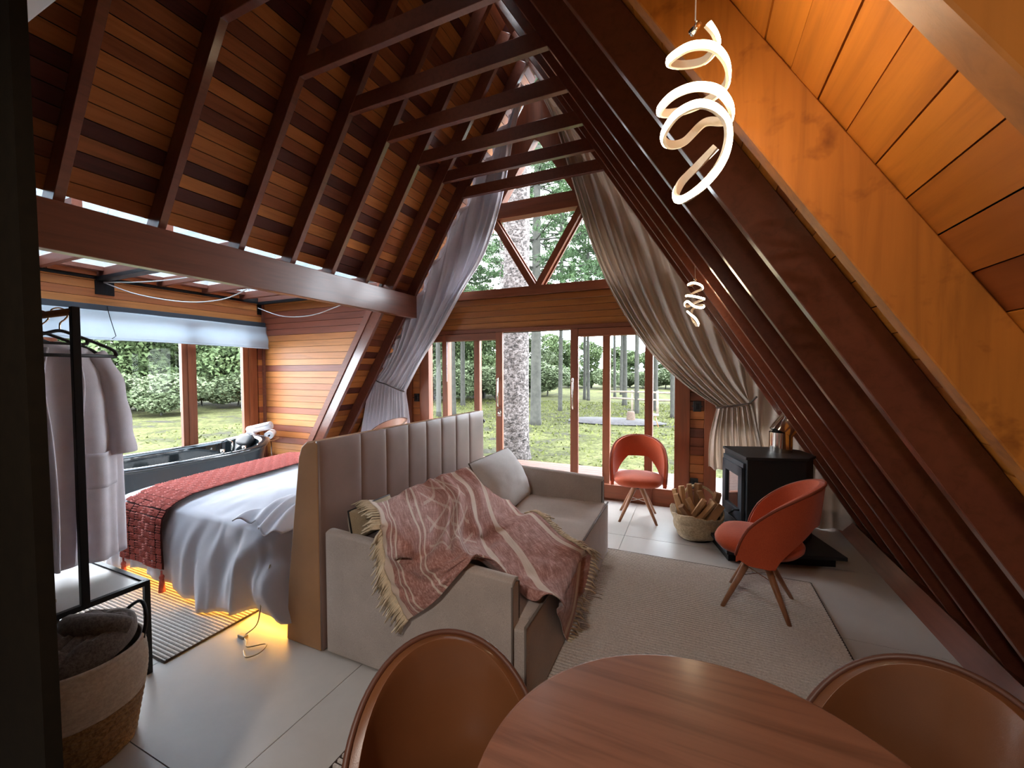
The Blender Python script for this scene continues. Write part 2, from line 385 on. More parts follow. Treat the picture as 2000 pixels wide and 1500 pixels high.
while True:
    s0 = s_seam-2*PP+k*PP; s1 = s0+PP-.0035; k += 1
    if s0 > s_at(-.14): break
    zz = ZR-s0*KS
    if s1 < -.08: continue
    cuts = [BACK_Y, .6025+RW/2, 1.205+RW/2, GY+.2] if zz > .6 else [BACK_Y, 1.205+RW/2, GY+.2]
    for a, b_ in zip(cuts, cuts[1:]):
        d = RD+random.uniform(0, .004)
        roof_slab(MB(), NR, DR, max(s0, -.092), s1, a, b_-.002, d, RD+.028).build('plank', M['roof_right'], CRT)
def rafter(N, D, s1, y, par, m=None, s0=0, name='rafter'):
    return roof_slab(MB(), N, D, s0, s1, y, y+RW, 0, RD).build(name, m or M['rafter'], par, bevel=.003, seg=1)
allY = [-.62, 0.0]+RY+[5.13+.02]
for i, y in enumerate(RY):
    s1 = s_at(2.635) if y < 4.3 else s_at(.01)
    rafter(NL, DL, s1, y, CLF)
    rafter(NR, DR, s_at(.0), y, CRT, M['rafter_lamplit'] if y in RY[:2] else None)
for y in (-2.0, -1.4, -.7, -.05):
    rafter(NL, DL, s_at(2.635), y, CLF); rafter(NR, DR, s_at(.0), y, CRT)
TH = .135
for y in RY[1:]:
    b_ = MB().prism([(XL+.0, ZT), (XR, ZT), (XR-TH/SL, ZT+TH), (XL+TH/SL, ZT+TH)], 'y', y+.001, y+RW-.001).build('tie_beam', M['rafter'], CLF, bevel=.003, seg=1)
MB().box((XC-.03, BACK_Y, ZR+.06), (XC+.03, GY, ZR+.22)).build('ridge_beam', M['rafter'], CLF)
# long wall-plate beam over the opening to the bath alcove
wb = MB().box((BEAM_X-.09, BACK_Y, 2.353), (BEAM_X, 4.80, 2.662)).build('trim_1', M['beam'], None, bevel=.006); tag(wb, kind='structure')
# knee trim where the end wall meets the cut roof edge
kt = roof_slab(MB(), NL, DL, s_at(2.62), s_at(.0), 4.325, 4.352, RD-.006, RD+.085).build('trim_2', M['ext_beam'], None, bevel=.002); tag(kt, kind='structure')
# skirting board at the foot of the right slope
bb = MB().prism([(1.34, 0), (1.60, 0), (1.42, .12)], 'y', BACK_Y, GY).build('baseboard_right', M['rafter']); tag(bb, kind='structure')
# back and side closures
bw = MB().box((-6.9, BACK_Y-.1, 0), (2.2, BACK_Y, 5.9)).build('wall_back', M['back_wall']); tag(bw, kind='structure')
kw = MB().box((-6.5, BACK_Y, 0), (-6.39, .41, 2.95)).build('wall_kitchen', M['back_wall']); tag(kw, kind='structure')
kc = MB().box((-6.5, BACK_Y, 2.86), (-3.75, .44, 2.92)).build('ceiling_kitchen', M['back_wall']); tag(kc, kind='structure')
pw = MB().prism([(-6.30, 0), (-1.312, 0), (-1.366, 2.85), (-6.30, 2.85)], 'y', .392, .42).build('wall_partition', M['partition']); tag(pw, kind='structure')
# ------------------------------------------------------------------ end wall of the bath alcove
ZE = 2.69
ew = MB().box((WX-.1, FAR_Y+.02, -.05), (-2.9, FAR_Y+.06, 2.95))
# clip: polygon against the roof slope
def slope_x(z, d=RD+.03): return (apex+DL*s_at(z)+NL*d).x
ew = MB().prism([(WX-.1, 0), (slope_x(0)+.0, 0), (slope_x(2.80), 2.80), (WX-.1, 2.80)], 'y', FAR_Y+.022, FAR_Y+.06).build('wall_far', M['dark_under']); tag(ew, kind='structure')
z = .02; hp = .0935
while z < 2.78:
    z1 = min(z+hp-.005, 2.80); xa = slope_x(z)+.015; xb = slope_x(z1)+.015
    MB().prism([(WX+.02, z), (xa, z), (xb, z1), (WX+.02, z1)], 'y', FAR_Y+random.uniform(-.003, .002), FAR_Y+.021).build('plank', M['wall_plank'], ew)
    z += hp
MB().box((WX+.0, FAR_Y-.035, 0), (WX+.035, FAR_Y+.0, ZE+.01)).build('corner_post', M['ext_beam'], ew)
# ------------------------------------------------------------------ window wall of the alcove
Y0W = .42
wl = MB()
wl.box((WX-.09, Y0W, 2.36), (WX-.03, FAR_Y+.02, 2.80)).box((WX-.09, Y0W, 0), (WX-.03, FAR_Y+.02, .30)).box((WX-.09, 4.28, .3), (WX-.03, FAR_Y+.02, 2.36)).box((WX-.09, Y0W, .3), (WX-.03, .75, 2.36))
wl = wl.build('wall_left', M['dark_under']); tag(wl, kind='structure')
z = 2.375
while z < 2.69:
    z1 = min(z+hp-.005, 2.70)
    for a, b_ in ((Y0W, 2.2+random.uniform(-.8, .8)), None) if False else ((Y0W, FAR_Y),):
        MB().box((WX-.03, a, z), (WX+random.uniform(-.002, .003), b_, z1)).build('plank', M['wall_plank_y'], wl)
    z += hp
z = .0
while z < .29:
    MB().box((WX-.03, Y0W, z), (WX, FAR_Y, min(z+hp-.003, .3))).build('plank', M['wall_plank_y'], wl); z += hp
z = .3
while z < 2.36:
    MB().box((WX-.03, 4.30, z), (WX+random.uniform(-.003, .003), FAR_Y, min(z+hp-.003, 2.36))).build('plank', M['wall_plank_y'], wl); z += hp
w1 = MB().box((WX-.08, .75, .3), (WX+.02, 4.28, .36)).box((WX-.08, .75, 2.28), (WX+.0, 4.28, 2.36)).build('window_1', M['frame'], None, bevel=.003); tag(w1, kind='structure')
for y in (.79, 1.98, 3.325, 4.165):
    w = .088 if y != 4.165 else .11
    MB().box((WX-.045, y-w, .36), (WX+.015, y+w, 2.28)).box((WX-.05, y-w*.25, .36), (WX+.03, y+w*.25, 2.28)).build('mullion', M['frame'], w1, bevel=.004)
for a, b_ in ((.878, 1.892), (2.068, 3.237), (3.413, 4.055)):
    MB().box((WX-.05, a, .36), (WX-.044, b_, 2.28)).build('pane', M['glass'], w1)
# roman blind
bl = MB().box((WX+.02, 1.35, 2.305), (WX+.075, 4.385, 2.375)).build('roman_blind', M['blind_rail'], None, bevel=.003)
tag(bl, 'white roman blind on a dark rail, half raised over the bath window', 'blind')
def blf(u, v):
    y = lerp(1.37, 4.41, u); zz = lerp(2.315, 1.985, v)
    return V(WX+.062+.06*v+.012*math.sin(v*9+u*2)+.004*hnoise(u*9, v*5), y+.03*v*(u-.5), zz+.012*hnoise(u*4, v*3)*v)
MB().grid(blf, 60, 16).build('blind_fabric', M['blind'], bl, True, solid=.003)
MB().tube([blf(i/40, 1)+V(.004, 0, -.006) for i in range(41)], .009, 6).build('bottom_bar', M['blind'], bl, True)
pc = MB().tube([(WX+.085, 2.46, 2.36), (WX+.11, 2.47, 2.24), (WX+.16, 2.50, 2.02), (WX+.17, 2.46, 1.985)], .004, 5).build('blind_cord', M['black_metal'], bl)
# ------------------------------------------------------------------ glazed roof of the alcove
ce = MB().box((WX-.35, Y0W, 2.805), (-3.89, FAR_Y+.018, 2.812)).build('ceiling_glass', M['roof_glass']); tag(ce, kind='structure')
for y in (.85, 1.40, 1.945, 2.45, 3.02, 3.545, 4.06, 4.365):
    MB().box((WX-.03, y-.025, 2.70), (-3.89, y+.03, 2.80)).build('beam', M['ext_beam'], ce, bevel=.003, seg=1)
ys_ = (.42, .85, 1.40, 1.945, 2.45, 3.02, 3.545, 4.06, 4.365)
for a, b_ in zip(ys_, ys_[1:]):
    if b_-a < .35: continue
    MB().box((WX-.03, a+.06, 2.705), (WX+.03, b_-.05, 2.752)).build('blocking', M['wall_plank_y'], ce)
    MB().box((WX+.0, a+.03, 2.756), (WX+.13, b_-.025, 2.802)).build('blocking', M['ext_beam'], ce)
nd = MB()
for i in range(1500):
    x, y = random.uniform(WX-.2, -4.0), random.uniform(.6, 4.35); a = random.uniform(0, PI); l = random.uniform(.015, .05)
    d = V(math.cos(a), math.sin(a), 0)*l; p = V(math.sin(a), -math.cos(a), 0)*.003
    nd.add([(x, y, 2.814), V(x, y, 2.816)+d, V(x, y, 2.816)+d+p, V(x, y, 2.814)+p], [(0,1,2,3)])
nd = nd.build('fallen_needles', M['thin_bark']); tag(nd, 'scatter of fallen pine needles lying on the glass roof', 'needles', kind='stuff')
# dark shade tracks and white cords under the glass roof
for y in (2.42, 4.33):
    t_ = MB().box((WX+.03, y-.03, 2.655), (-4.0, y+.07 if y < 3 else y+.02, 2.695)).box((WX, y-.03, 2.50), (WX+.012, y+.14 if y < 3 else y+.05, 2.66)).build('shade_track', M['black_metal'])
    tag(t_, 'black shade track under the glass roof, %s' % ('the one towards the robes' if y < 3 else 'the one along the planked end wall'), 'track', 'shade tracks')
t_ = MB().box((WX+.0, .7, 2.668), (WX+.035, 4.34, 2.695)).build('dark_rail', M['black_metal']); tag(t_, 'thin dark rail along the top of the bath window wall', 'rail')
def cord(p, n, lab):
    t_ = MB().tube(spline(p, 24), .006, 6).build('white_cord', M['cable'], None, True); tag(t_, lab, 'cord', 'loose cords under the glass roof')
cord([(WX+.03, 2.46, 2.64), (-5.9, 2.62, 2.50), (-5.5, 2.9, 2.43), (-5.1, 3.1, 2.47), (-4.7, 3.2, 2.62)], 24, 'white cord sagging in a deep loop below the robe-side shade track')
cord([(WX+.03, 2.46, 2.645), (-5.8, 2.55, 2.62), (-5.2, 2.65, 2.62), (-4.4, 2.8, 2.68)], 24, 'nearly straight white cord running beside the robe-side shade track')
cord([(WX+.03, 4.30, 2.60), (-5.7, 4.30, 2.44), (-5.1, 4.30, 2.42), (-4.6, 4.32, 2.52), (-4.2, 4.33, 2.62)], 24, 'white cord hanging across the planked end wall')

# ------------------------------------------------------------------ glass gable
wf = MB()
th0, th1 = GY+.0, GY+.10
def gx(z, d=0): return XC+(ZR-z)/SL-d
wfb = MB()
# planked band above the door
wfb.box((gx(2.1)*-1+2*XC, GY+.04, 2.13), (gx(2.72), GY+.1, 2.72))
for s in (-1, 1):   # lower side panels
    a, b_ = (XC+s*(1.885), XC+s*(2.04)); wfb.box((min(a, b_), GY+.05, 0), (max(a, b_), GY+.1, 2.13))
WF = wfb.build('wall_front', M['dark_under']); tag(WF, kind='structure')
for i in range(5):
    z0 = 2.19+i*.084; MB().box((2*XC-gx(z0), GY-.0+random.uniform(0, .004), z0), (gx(z0), GY+.04, z0+.081)).build('plank', M['band_plank'], WF, bevel=.004, seg=1)
for s in (-1, 1):
    z = .0
    while z < 2.12:
        a, b_ = (XC+s*1.885, XC+s*2.035); MB().box((min(a, b_), GY+.02+random.uniform(0, .006), z), (max(a, b_), GY+.05, min(z+.100, 2.13))).build('plank', M['gable_plank'], WF, bevel=.004, seg=1); z += .104
t3 = MB().box((2*XC-gx(2.13), GY-.02, 2.135), (gx(2.13), GY+.1, 2.19)).build('trim_3', M['frame_x'], None, bevel=.004); tag(t3, kind='structure')
t4 = MB().box((2*XC-gx(2.6), GY-.045, 2.612), (gx(2.6), GY+.1, 2.725)).build('trim_4', M['frame_x'], None, bevel=.004); tag(t4, kind='structure')
# door
D1 = MB().box((XC-2.6, GY-.01, -.012), (XC+2.6, GY+.12, .02)).build('door_1', M['frame_x']); tag(D1, kind='structure')
def jamb(x0, x1, z0=0.02, z1=2.135, y0=GY-.01, y1=GY+.1, nm='jamb', par=None):
    a = XC+x0; b_ = XC+x1
    return MB().box((a, y0, z0), (b_, y1, z1)).build(nm, M['frame'], par or D1, bevel=.004)
for s in (-1, 1):
    def J(a, b_, *k, **kw): return jamb(min(s*a, s*b_), max(s*a, s*b_), *k, **kw)
    J(1.72, 1.885); J(2.035, 2.16); J(1.385, 1.475); J(.875, .965, y0=GY+.03)
    # sliding leaf pushed aside: stile, top rail, bottom rail
    lf = MB().box((min(XC+s*.48, XC+s*.58), GY-.045, .02), (max(XC+s*.48, XC+s*.58), GY+.0, 2.135)); lf = lf.build('sliding_leaf', M['frame'], D1, bevel=.004)
    def rail(a, b_, z0, z1, y0, y1, par): return MB().box((min(XC+s*a, XC+s*b_), y0, z0), (max(XC+s*a, XC+s*b_), y1, z1)).build('rail', M['frame_x'], par, bevel=.004)
    rail(.58, 1.40, 2.035, 2.13, GY-.04, GY-.005, lf); rail(.58, 1.40, .02, .19, GY-.04, GY-.005, lf)
    rail(.58, 1.72, 2.035, 2.13, GY+.01, GY+.08, D1); rail(.58, 1.72, .02, .19, GY+.01, GY+.08, D1)
    MB().box((min(XC+s*.58, XC+s*1.385), GY-.026, .19), (max(XC+s*.58, XC+s*1.385), GY-.020, 2.035)).build('pane', M['glass'], lf)
    for a, b_ in ((.965, 1.385), (1.475, 1.72), (.58, .875)):
        MB().box((min(XC+s*a, XC+s*b_), GY+.05, .19), (max(XC+s*a, XC+s*b_), GY+.056, 2.035)).build('pane', M['glass'], D1)
    hx = XC+s*.525
    h = MB().tube([(hx, GY-.045, 1.12), (hx, GY-.095, 1.12), (hx, GY-.1, 1.16), (hx, GY-.1, 1.46), (hx, GY-.095, 1.50), (hx, GY-.045, 1.50)], .011, 10).build('handle', M['chrome'], lf, True)
    # low side lights beside the planked panels
    w = MB().box((min(XC+s*2.16, XC+s*2.95), GY+.0, .02), (max(XC+s*2.16, XC+s*2.95), GY+.1, .08)).box((min(XC+s*2.16, XC+s*2.90), GY+.0, 1.02), (max(XC+s*2.16, XC+s*2.90), GY+.1, 1.14)).build('window_%d' % (2 if s < 0 else 3), M['frame_x'], None, bevel=.003); tag(w, kind='structure')
    MB().box((min(XC+s*2.88, XC+s*2.98), GY+.0, .08), (max(XC+s*2.88, XC+s*2.98), GY+.1, 1.02)).build('jamb', M['frame'], w)
    MB().box((min(XC+s*2.16, XC+s*2.88), GY+.05, .08), (max(XC+s*2.16, XC+s*2.88), GY+.056, 1.02)).build('pane', M['glass'], w)
    # boarding that closes the rest up to the slope
    e0 = XC+s*2.16
    zt = ZR-2.16*SL
    q = MB(); q.prism([(XC+s*2.16, 1.14), (XC+s*2.80, 1.14), (XC+s*2.16, 2.13)], 'y', GY+.04, GY+.09)
    q.prism([(XC+s*2.98, 0), (XC+s*3.6, 0), (XC+s*2.80, 1.14), (XC+s*2.98, 1.14)], 'y', GY+.04, GY+.09); q.build('board', M['gable_plank'], WF)
lk = MB().cyl((XC-.525, GY-.045, 1.03), (XC-.525, GY-.062, 1.03), .026, n=20).cyl((XC-.525, GY-.062, 1.03), (XC-.525, GY-.09, 1.03), .010, n=12); lk.build('door_lock', M['chrome'], D1, True)
MB().box((XC-.553, GY-.052, .98), (XC-.497, GY-.044, 1.08)).build('lock_plate', M['chrome'], D1, bevel=.003)
# upper truss window
W4 = MB()
EDGE = .42
def edge_x(z, off): return XC+(ZR-z)/SL-off
# slanted boards along both slopes
for s in (-1, 1):
    for d0, d1, y0, y1 in ((.0, .30, GY+.02, GY+.1), (.30, .40, GY-.02, GY+.1)):
        k_ = math.sqrt(1+SL*SL)/SL
        pts = []
        for zz, dd in ((3.70, d0), (3.70, d1), (ZR-d1*k_*SL, d1), (ZR-d0*k_*SL, d0)):
            pts.append((XC+s*((ZR-zz)/SL-dd*k_), zz))
        W4.prism(pts, 'y', y0, y1)
    for d0, d1, y0, y1 in ((.0, .34, GY+.02, GY+.1), (.34, .42, GY-.02, GY+.1)):
        pts = [(XC+s*((ZR-zz)/SL-dd*k_), zz) for zz, dd in ((2.725, d0), (2.725, d1), (3.70, d1), (3.70, d0))]
        W4.prism(pts, 'y', y0, y1)
W4 = W4.build('window_4', M['frame'], None); tag(W4, kind='structure')
MB().box((XC-1.0, GY-.045, 3.665), (XC+1.0, GY+.1, 3.765)).build('crossbar', M['frame_x'], W4, bevel=.005)
MB().box((XC-.95, GY-.0, 3.765), (XC+.95, GY+.1, 3.89)).build('crossbar', M['frame_x'], W4, bevel=.005)
MB().box((XC-.42, GY-.02, 4.10), (XC+.42, GY+.1, 4.17)).build('crossbar', M['frame_x'], W4, bevel=.005)
for s in (-1, 1):
    MB().bar((XC+s*.02, GY+.01, 2.70), (XC+s*.64, GY+.01, 3.70), .10, .085).build('truss_strut', M['frame'], W4, bevel=.005)
    MB().bar((XC+s*.02, GY+.05, 2.70), (XC+s*.64, GY+.05, 3.70), .04, .125).build('truss_strut', M['frame'], W4, bevel=.005)
MB().prism([(XC-1.55, 2.72), (XC+1.55, 2.72), (XC+.95, 3.67), (XC-.95, 3.67)], 'y', GY+.06, GY+.066).build('pane', M['glass'], W4)
MB().prism([(XC-.8, 3.88), (XC+.8, 3.88), (XC+.08, 5.1), (XC-.08, 5.1)], 'y', GY+.06, GY+.066).build('pane', M['glass'], W4)
# outlets
for nm, x, z, lb in (('socket', XC-1.955, 1.20, 'black wall socket on the left planked panel beside the door'), ('socket', XC+1.96, 1.19, 'black wall switch on the right planked panel, at chest height'), ('socket', XC+1.935, .30, 'black wall socket low on the right planked panel, behind the firewood')):
    q = MB().box((x-.042, GY-.004, z-.06), (x+.042, GY+.02, z+.06)).build(nm, M['socket'], None, bevel=.004); tag(q, lb, 'socket')
    MB().box((x-.018, GY-.014, z-.035), (x+.018, GY-.004, z+.035)).build('rocker', M['black_metal'], q, bevel=.003)
    MB().box((x-.055, GY-.010, z-.008), (x+.055, GY-.004, z+.008)).build('bracket', M['rubber'], q)

# ================================================================== furniture
# rugs -------------------------------------------------------------
def rug(x0, x1, y0, y1, lab, pitch=.024):
    r = MB().box((x0, y0, .0), (x1, y1, .006)).build('rug', M['rug_base']); tag(r, lab, 'rug')
    mb = MB(); y = y0+.004
    while y < y1-.006:
        w = pitch*.36
        mb.add([(x0, y-w, .006), (x1, y-w, .006), (x1, y-w*.6, .0125), (x0, y-w*.6, .0125), (x0, y+w*.6, .0125), (x1, y+w*.6, .0125), (x1, y+w, .006), (x0, y+w, .006)],
               [(0,1,2,3), (3,2,5,4), (4,5,6,7)]); y += pitch
    tag(mb.build('rib', M['rug'], r), kind='stuff')
    MB().tube([(x0, y0, .008), (x1, y0, .008), (x1, y1, .008), (x0, y1, .008)], .006, 6, closed=True).build('binding', M['rug_base'], r)
rug(-1.32, .815, .55, 3.66, 'ribbed grey-beige rug under the sofa, coral chair and dining table', .024)
rug(-4.75, -2.645, 1.24, 3.75, 'ribbed grey-beige rug under the bed', .022)

# headboard ---------------------------------------------------------
hb = empty('headboard', (-2.05, 2.62, 0)); tag(hb, 'tall brown leather headboard standing behind the sofa', 'headboard')
HX0, HX1, HZ = -2.215, -1.895, 1.205
def put(ob, parent):   # parent while keeping world placement (parents have no scale)
    ob.parent = parent; ob.matrix_parent_inverse = Matrix.Translation(parent.location) @ Matrix.Rotation(parent.rotation_euler.z, 4, 'Z'); ob.matrix_parent_inverse.invert(); return ob
prof = [(-2.215, 0), (-1.93, 0), (-1.93, HZ-.01), (-1.96, HZ), (-2.02, HZ-.005), (-2.06, HZ-.035), (-2.085, HZ-.10), (-2.12, .85), (-2.19, .35)]
put(MB().prism(prof, 'y', 1.652, 3.615).build('body', M['leather_side'], None, bevel=.008), hb)
seams = [1.652, 1.967, 2.199, 2.437, 2.659, 2.868, 3.095, 3.331, 3.612]
for a, b_ in zip(seams, seams[1:]):
    def f(u, v):
        e = min(u, 1-u)*(b_-a); q = min(v, 1-v)*HZ; puff = .007*(1-math.exp(-e/.012))*(1-math.exp(-q/.02))
        return V(-1.928+puff+.012, lerp(a+.001, b_-.001, u), lerp(.01, HZ+.004, v))
    us = 15
    m_ = MB().grid(lambda u, v: f(.5-.5*math.cos(PI*u), .5-.5*math.cos(PI*v)), us, 15)
    m_.box((-1.945, a+.002, .012), (-1.917, b_-.002, HZ+.002))
    put(m_.build('panel', M['leather_head'], None, True), hb)
put(MB().cyl((-1.93, 3.615, 1.10), (-1.93, 3.64, 1.10), .022, n=12).build('fixing_knob', M['socket'], None, True), hb)

# sofa ----------------------------------------------------------------
sf = empty('sofa', (-1.28, 2.63, 0)); tag(sf, 'taupe linen sofa with slab arms, its back against the leather headboard', 'sofa')
def softbox(lo, hi, m, name, par, bev=.03, puff=None, n=14, world=True):
    bm = bmesh.new(); bmesh.ops.create_cube(bm, size=1)
    bmesh.ops.subdivide_edges(bm, edges=bm.edges[:], cuts=n, use_grid_fill=True)
    lo, hi = Vector(lo), Vector(hi); c = (lo+hi)/2; d = hi-lo
    for v in bm.verts:
        q = v.co*2; p = V(c.x+q.x*d.x/2, c.y+q.y*d.y/2, c.z+q.z*d.z/2)
        if puff: p = puff(q, p)
        v.co = p
    me = bpy.data.meshes.new(name); bm.to_mesh(me); bm.free(); me.materials.append(m)
    me.polygons.foreach_set('use_smooth', [True]*len(me.polygons))
    ob = bpy.data.objects.new(name, me); C.objects.link(ob)
    if bev: md = ob.modifiers.new('bevel', 'BEVEL'); md.width = bev; md.segments = 4; md.limit_method = 'ANGLE'; md.angle_limit = .9
    if par is not None: put(ob, par)
    return ob
def arm_puff(q, p):
    p.z += (.05*(1-(q.x+1)/2)**1.0-.01) * ((q.z+1)/2) + .012*(1-q.y*q.y)*(q.z > .9)
    p.y += .010*(1-q.z*q.z)*(1-q.x*q.x)*(1 if q.y > 0 else -1)*(abs(q.y) > .9); return p
softbox((-1.885, 1.655, .015), (-.735, 1.728, .655), M['sofa'], 'arm', sf, .022, arm_puff)
softbox((-1.885, 3.535, .015), (-.715, 3.610, .672), M['sofa'], 'arm', sf, .022, arm_puff)
def seat_puff(q, p):
    if q.z > .95: p.z += .042*(1-q.x**4)*(1-abs(math.sin((q.y+1)*PI*1.0))**14)*(1-q.y**8) + .006*hnoise(p.x*9, p.y*6)
    if q.x > .95: p.x += .012*(1-q.z*q.z)
    return p
softbox((-1.88, 1.665, .012), (-.675, 3.60, .435), M['sofa'], 'base', sf, .012, lambda q, p: p)
softbox((-1.86, 1.73, .40), (-.69, 3.535, .452), M['sofa'], 'seat', sf, .014, seat_puff, 30)
pz = MB().tube([(-.678, 1.67, .447), (-.672, 2.6, .447), (-.678, 3.6, .447)], .007, 6)
pz.tube([(-.678, 1.668, .03), (-.678, 1.668, .447)], .006, 6); pz.tube([(-.737, 1.657, .03), (-.737, 1.657, .625), (-.737, 1.69, .645), (-.737, 1.73, .625), (-.737, 1.73, .45)], .006, 6).tube([(-.717, 3.535, .46), (-.717, 3.535, .640), (-.717, 3.6, .640), (-.717, 3.61, .05)], .006, 6)
put(pz.build('piping', M['sofa_pipe'], None, True), sf)
def cushion(name, cen, size, tilt, m, lab, cat='cushion', rz=0, grp=None, pipe=None, pw=.35):
    rot = Matrix.Rotation(rz, 3, 'Z') @ Matrix.Rotation(tilt, 3, 'Y')
    e = empty(name, cen); tag(e, lab, cat, grp)
    hx, hy, hz = size[0]/2, size[1]/2, size[2]/2
    def f(side):
        def g(u, v):
            a, b_ = u*2-1, v*2-1
            t = (1-abs(a)**2.6)**.55*(1-abs(b_)**2.6)**.55
            cx = .035*(1-t); wr = .006*hnoise(a*5+3, b_*5+side)*t
            q = V(side*(hx*t+.004)+wr, hy*a*(1-cx*abs(b_)*0), hz*b_)
            return Vector(cen)+rot @ q
        return g
    mb = MB().grid(f(1), 22, 22).grid(f(-1), 22, 22)
    put(mb.build('cover', m, None, True), e)
    if pipe:
        ring = [(y, z) for y, z in [(-1, -1), (0, -1), (1, -1), (1, 0), (1, 1), (0, 1), (-1, 1), (-1, 0)]]
        put(MB().tube([Vector(cen)+rot @ V(0, hy*y, hz*z) for y, z in ring], .006, 6, closed=True).build('piping', pipe, None, True), e)
    return e
cushion('back_cushion', (-1.475, 3.12, .675), (.24, .72, .47), -.52, M['cushion'], 'plump grey linen cushion leaning at the far end of the sofa', pipe=M['sofa_pipe'])
cushion('back_cushion', (-1.66, 2.32, .62), (.18, .72, .36), -.42, M['cushion'], 'grey cushion hidden under the fringed throw', pipe=M['sofa_pipe'])
cushion('bolster', (-1.74, 1.87, .735), (.14, .34, .17), -.2, M['bolster'], 'small olive-beige cushion tucked between sofa arm and headboard', pipe=M['black_metal'])

# throw blanket ---------------------------------------------------------
TH_ = [
 [(-1.800,1.90,0.800),(-1.760,2.138,0.791),(-1.720,2.337,0.818),(-1.690,2.432,0.833),(-1.640,2.571,0.842),(-1.600,2.743,0.846),(-1.580,2.870,0.816)],
 [(-1.479,1.635,0.835),(-1.620,1.95,0.779),(-1.520,2.256,0.745),(-1.500,2.381,0.735),(-1.470,2.539,0.728),(-1.450,2.737,0.703),(-1.420,2.991,0.621)],
 [(-1.449,1.630,0.748),(-1.297,1.650,0.739),(-1.320,1.957,0.686),(-1.280,2.058,0.667),(-1.250,2.220,0.639),(-1.220,2.447,0.600),(-1.200,2.814,0.522)],
 [(-1.423,1.625,0.648),(-1.258,1.630,0.651),(-1.127,1.705,0.712),(-1.099,1.815,0.700),(-1.177,2.185,0.520),(-1.136,2.470,0.505),(-1.110,2.934,0.500)],
 [(-1.392,1.625,0.549),(-1.218,1.625,0.585),(-1.036,1.640,0.700),(-.984,1.72,0.700),(-1.008,2.019,0.510),(-.880,2.199,0.500),(-.732,2.520,0.490)],
 [(-1.341,1.620,0.457),(-1.170,1.620,0.534),(-.993,1.640,0.697),(-.955,1.72,0.695),(-.891,1.903,0.510),(-.702,1.968,0.485),(-.650,2.714,0.352)],
 [(-1.279,1.620,0.373),(-1.120,1.620,0.502),(-.966,1.640,0.683),(-.928,1.72,0.690),(-.767,1.86,0.485),(-.600,1.886,0.462),(-.640,2.275,0.02)]]
TH_ = [[Vector(p) for p in r] for r in TH_]
def throw(u, v):
    x = u*6; k = min(int(x), 5); t = x-k
    rows = [cr_(r[max(k-1, 0)], r[k], r[k+1], r[min(k+2, 6)], t) for r in TH_]
    y = v*6; j = min(int(y), 5); t2 = y-j
    p = cr_(rows[max(j-1, 0)], rows[j], rows[j+1], rows[min(j+2, 6)], t2)
    return p
def throw_w(u, v):
    p = throw(u, v); e = 1e-3
    n = (throw(min(u+e, 1), v)-throw(max(u-e, 0), v)).cross(throw(u, min(v+e, 1))-throw(u, max(v-e, 0)))
    if n.length > 1e-12: n.normalize()
    if n.z < 0 and abs(n.z) > .3: n = -n
    elif abs(n.z) <= .3 and n.y > 0: n = -n
    k = max(0, 1-abs(u-.45)*2.3)*max(0, 1-abs(v-.35)*2.0)
    w = .022*math.sin(u*34+v*9+2*hnoise(u*3, v*3))*k + .014*hnoise(u*9, v*7, 2) + .010*hnoise(u*20, v*16, 5)
    return p+n*(w+.013)
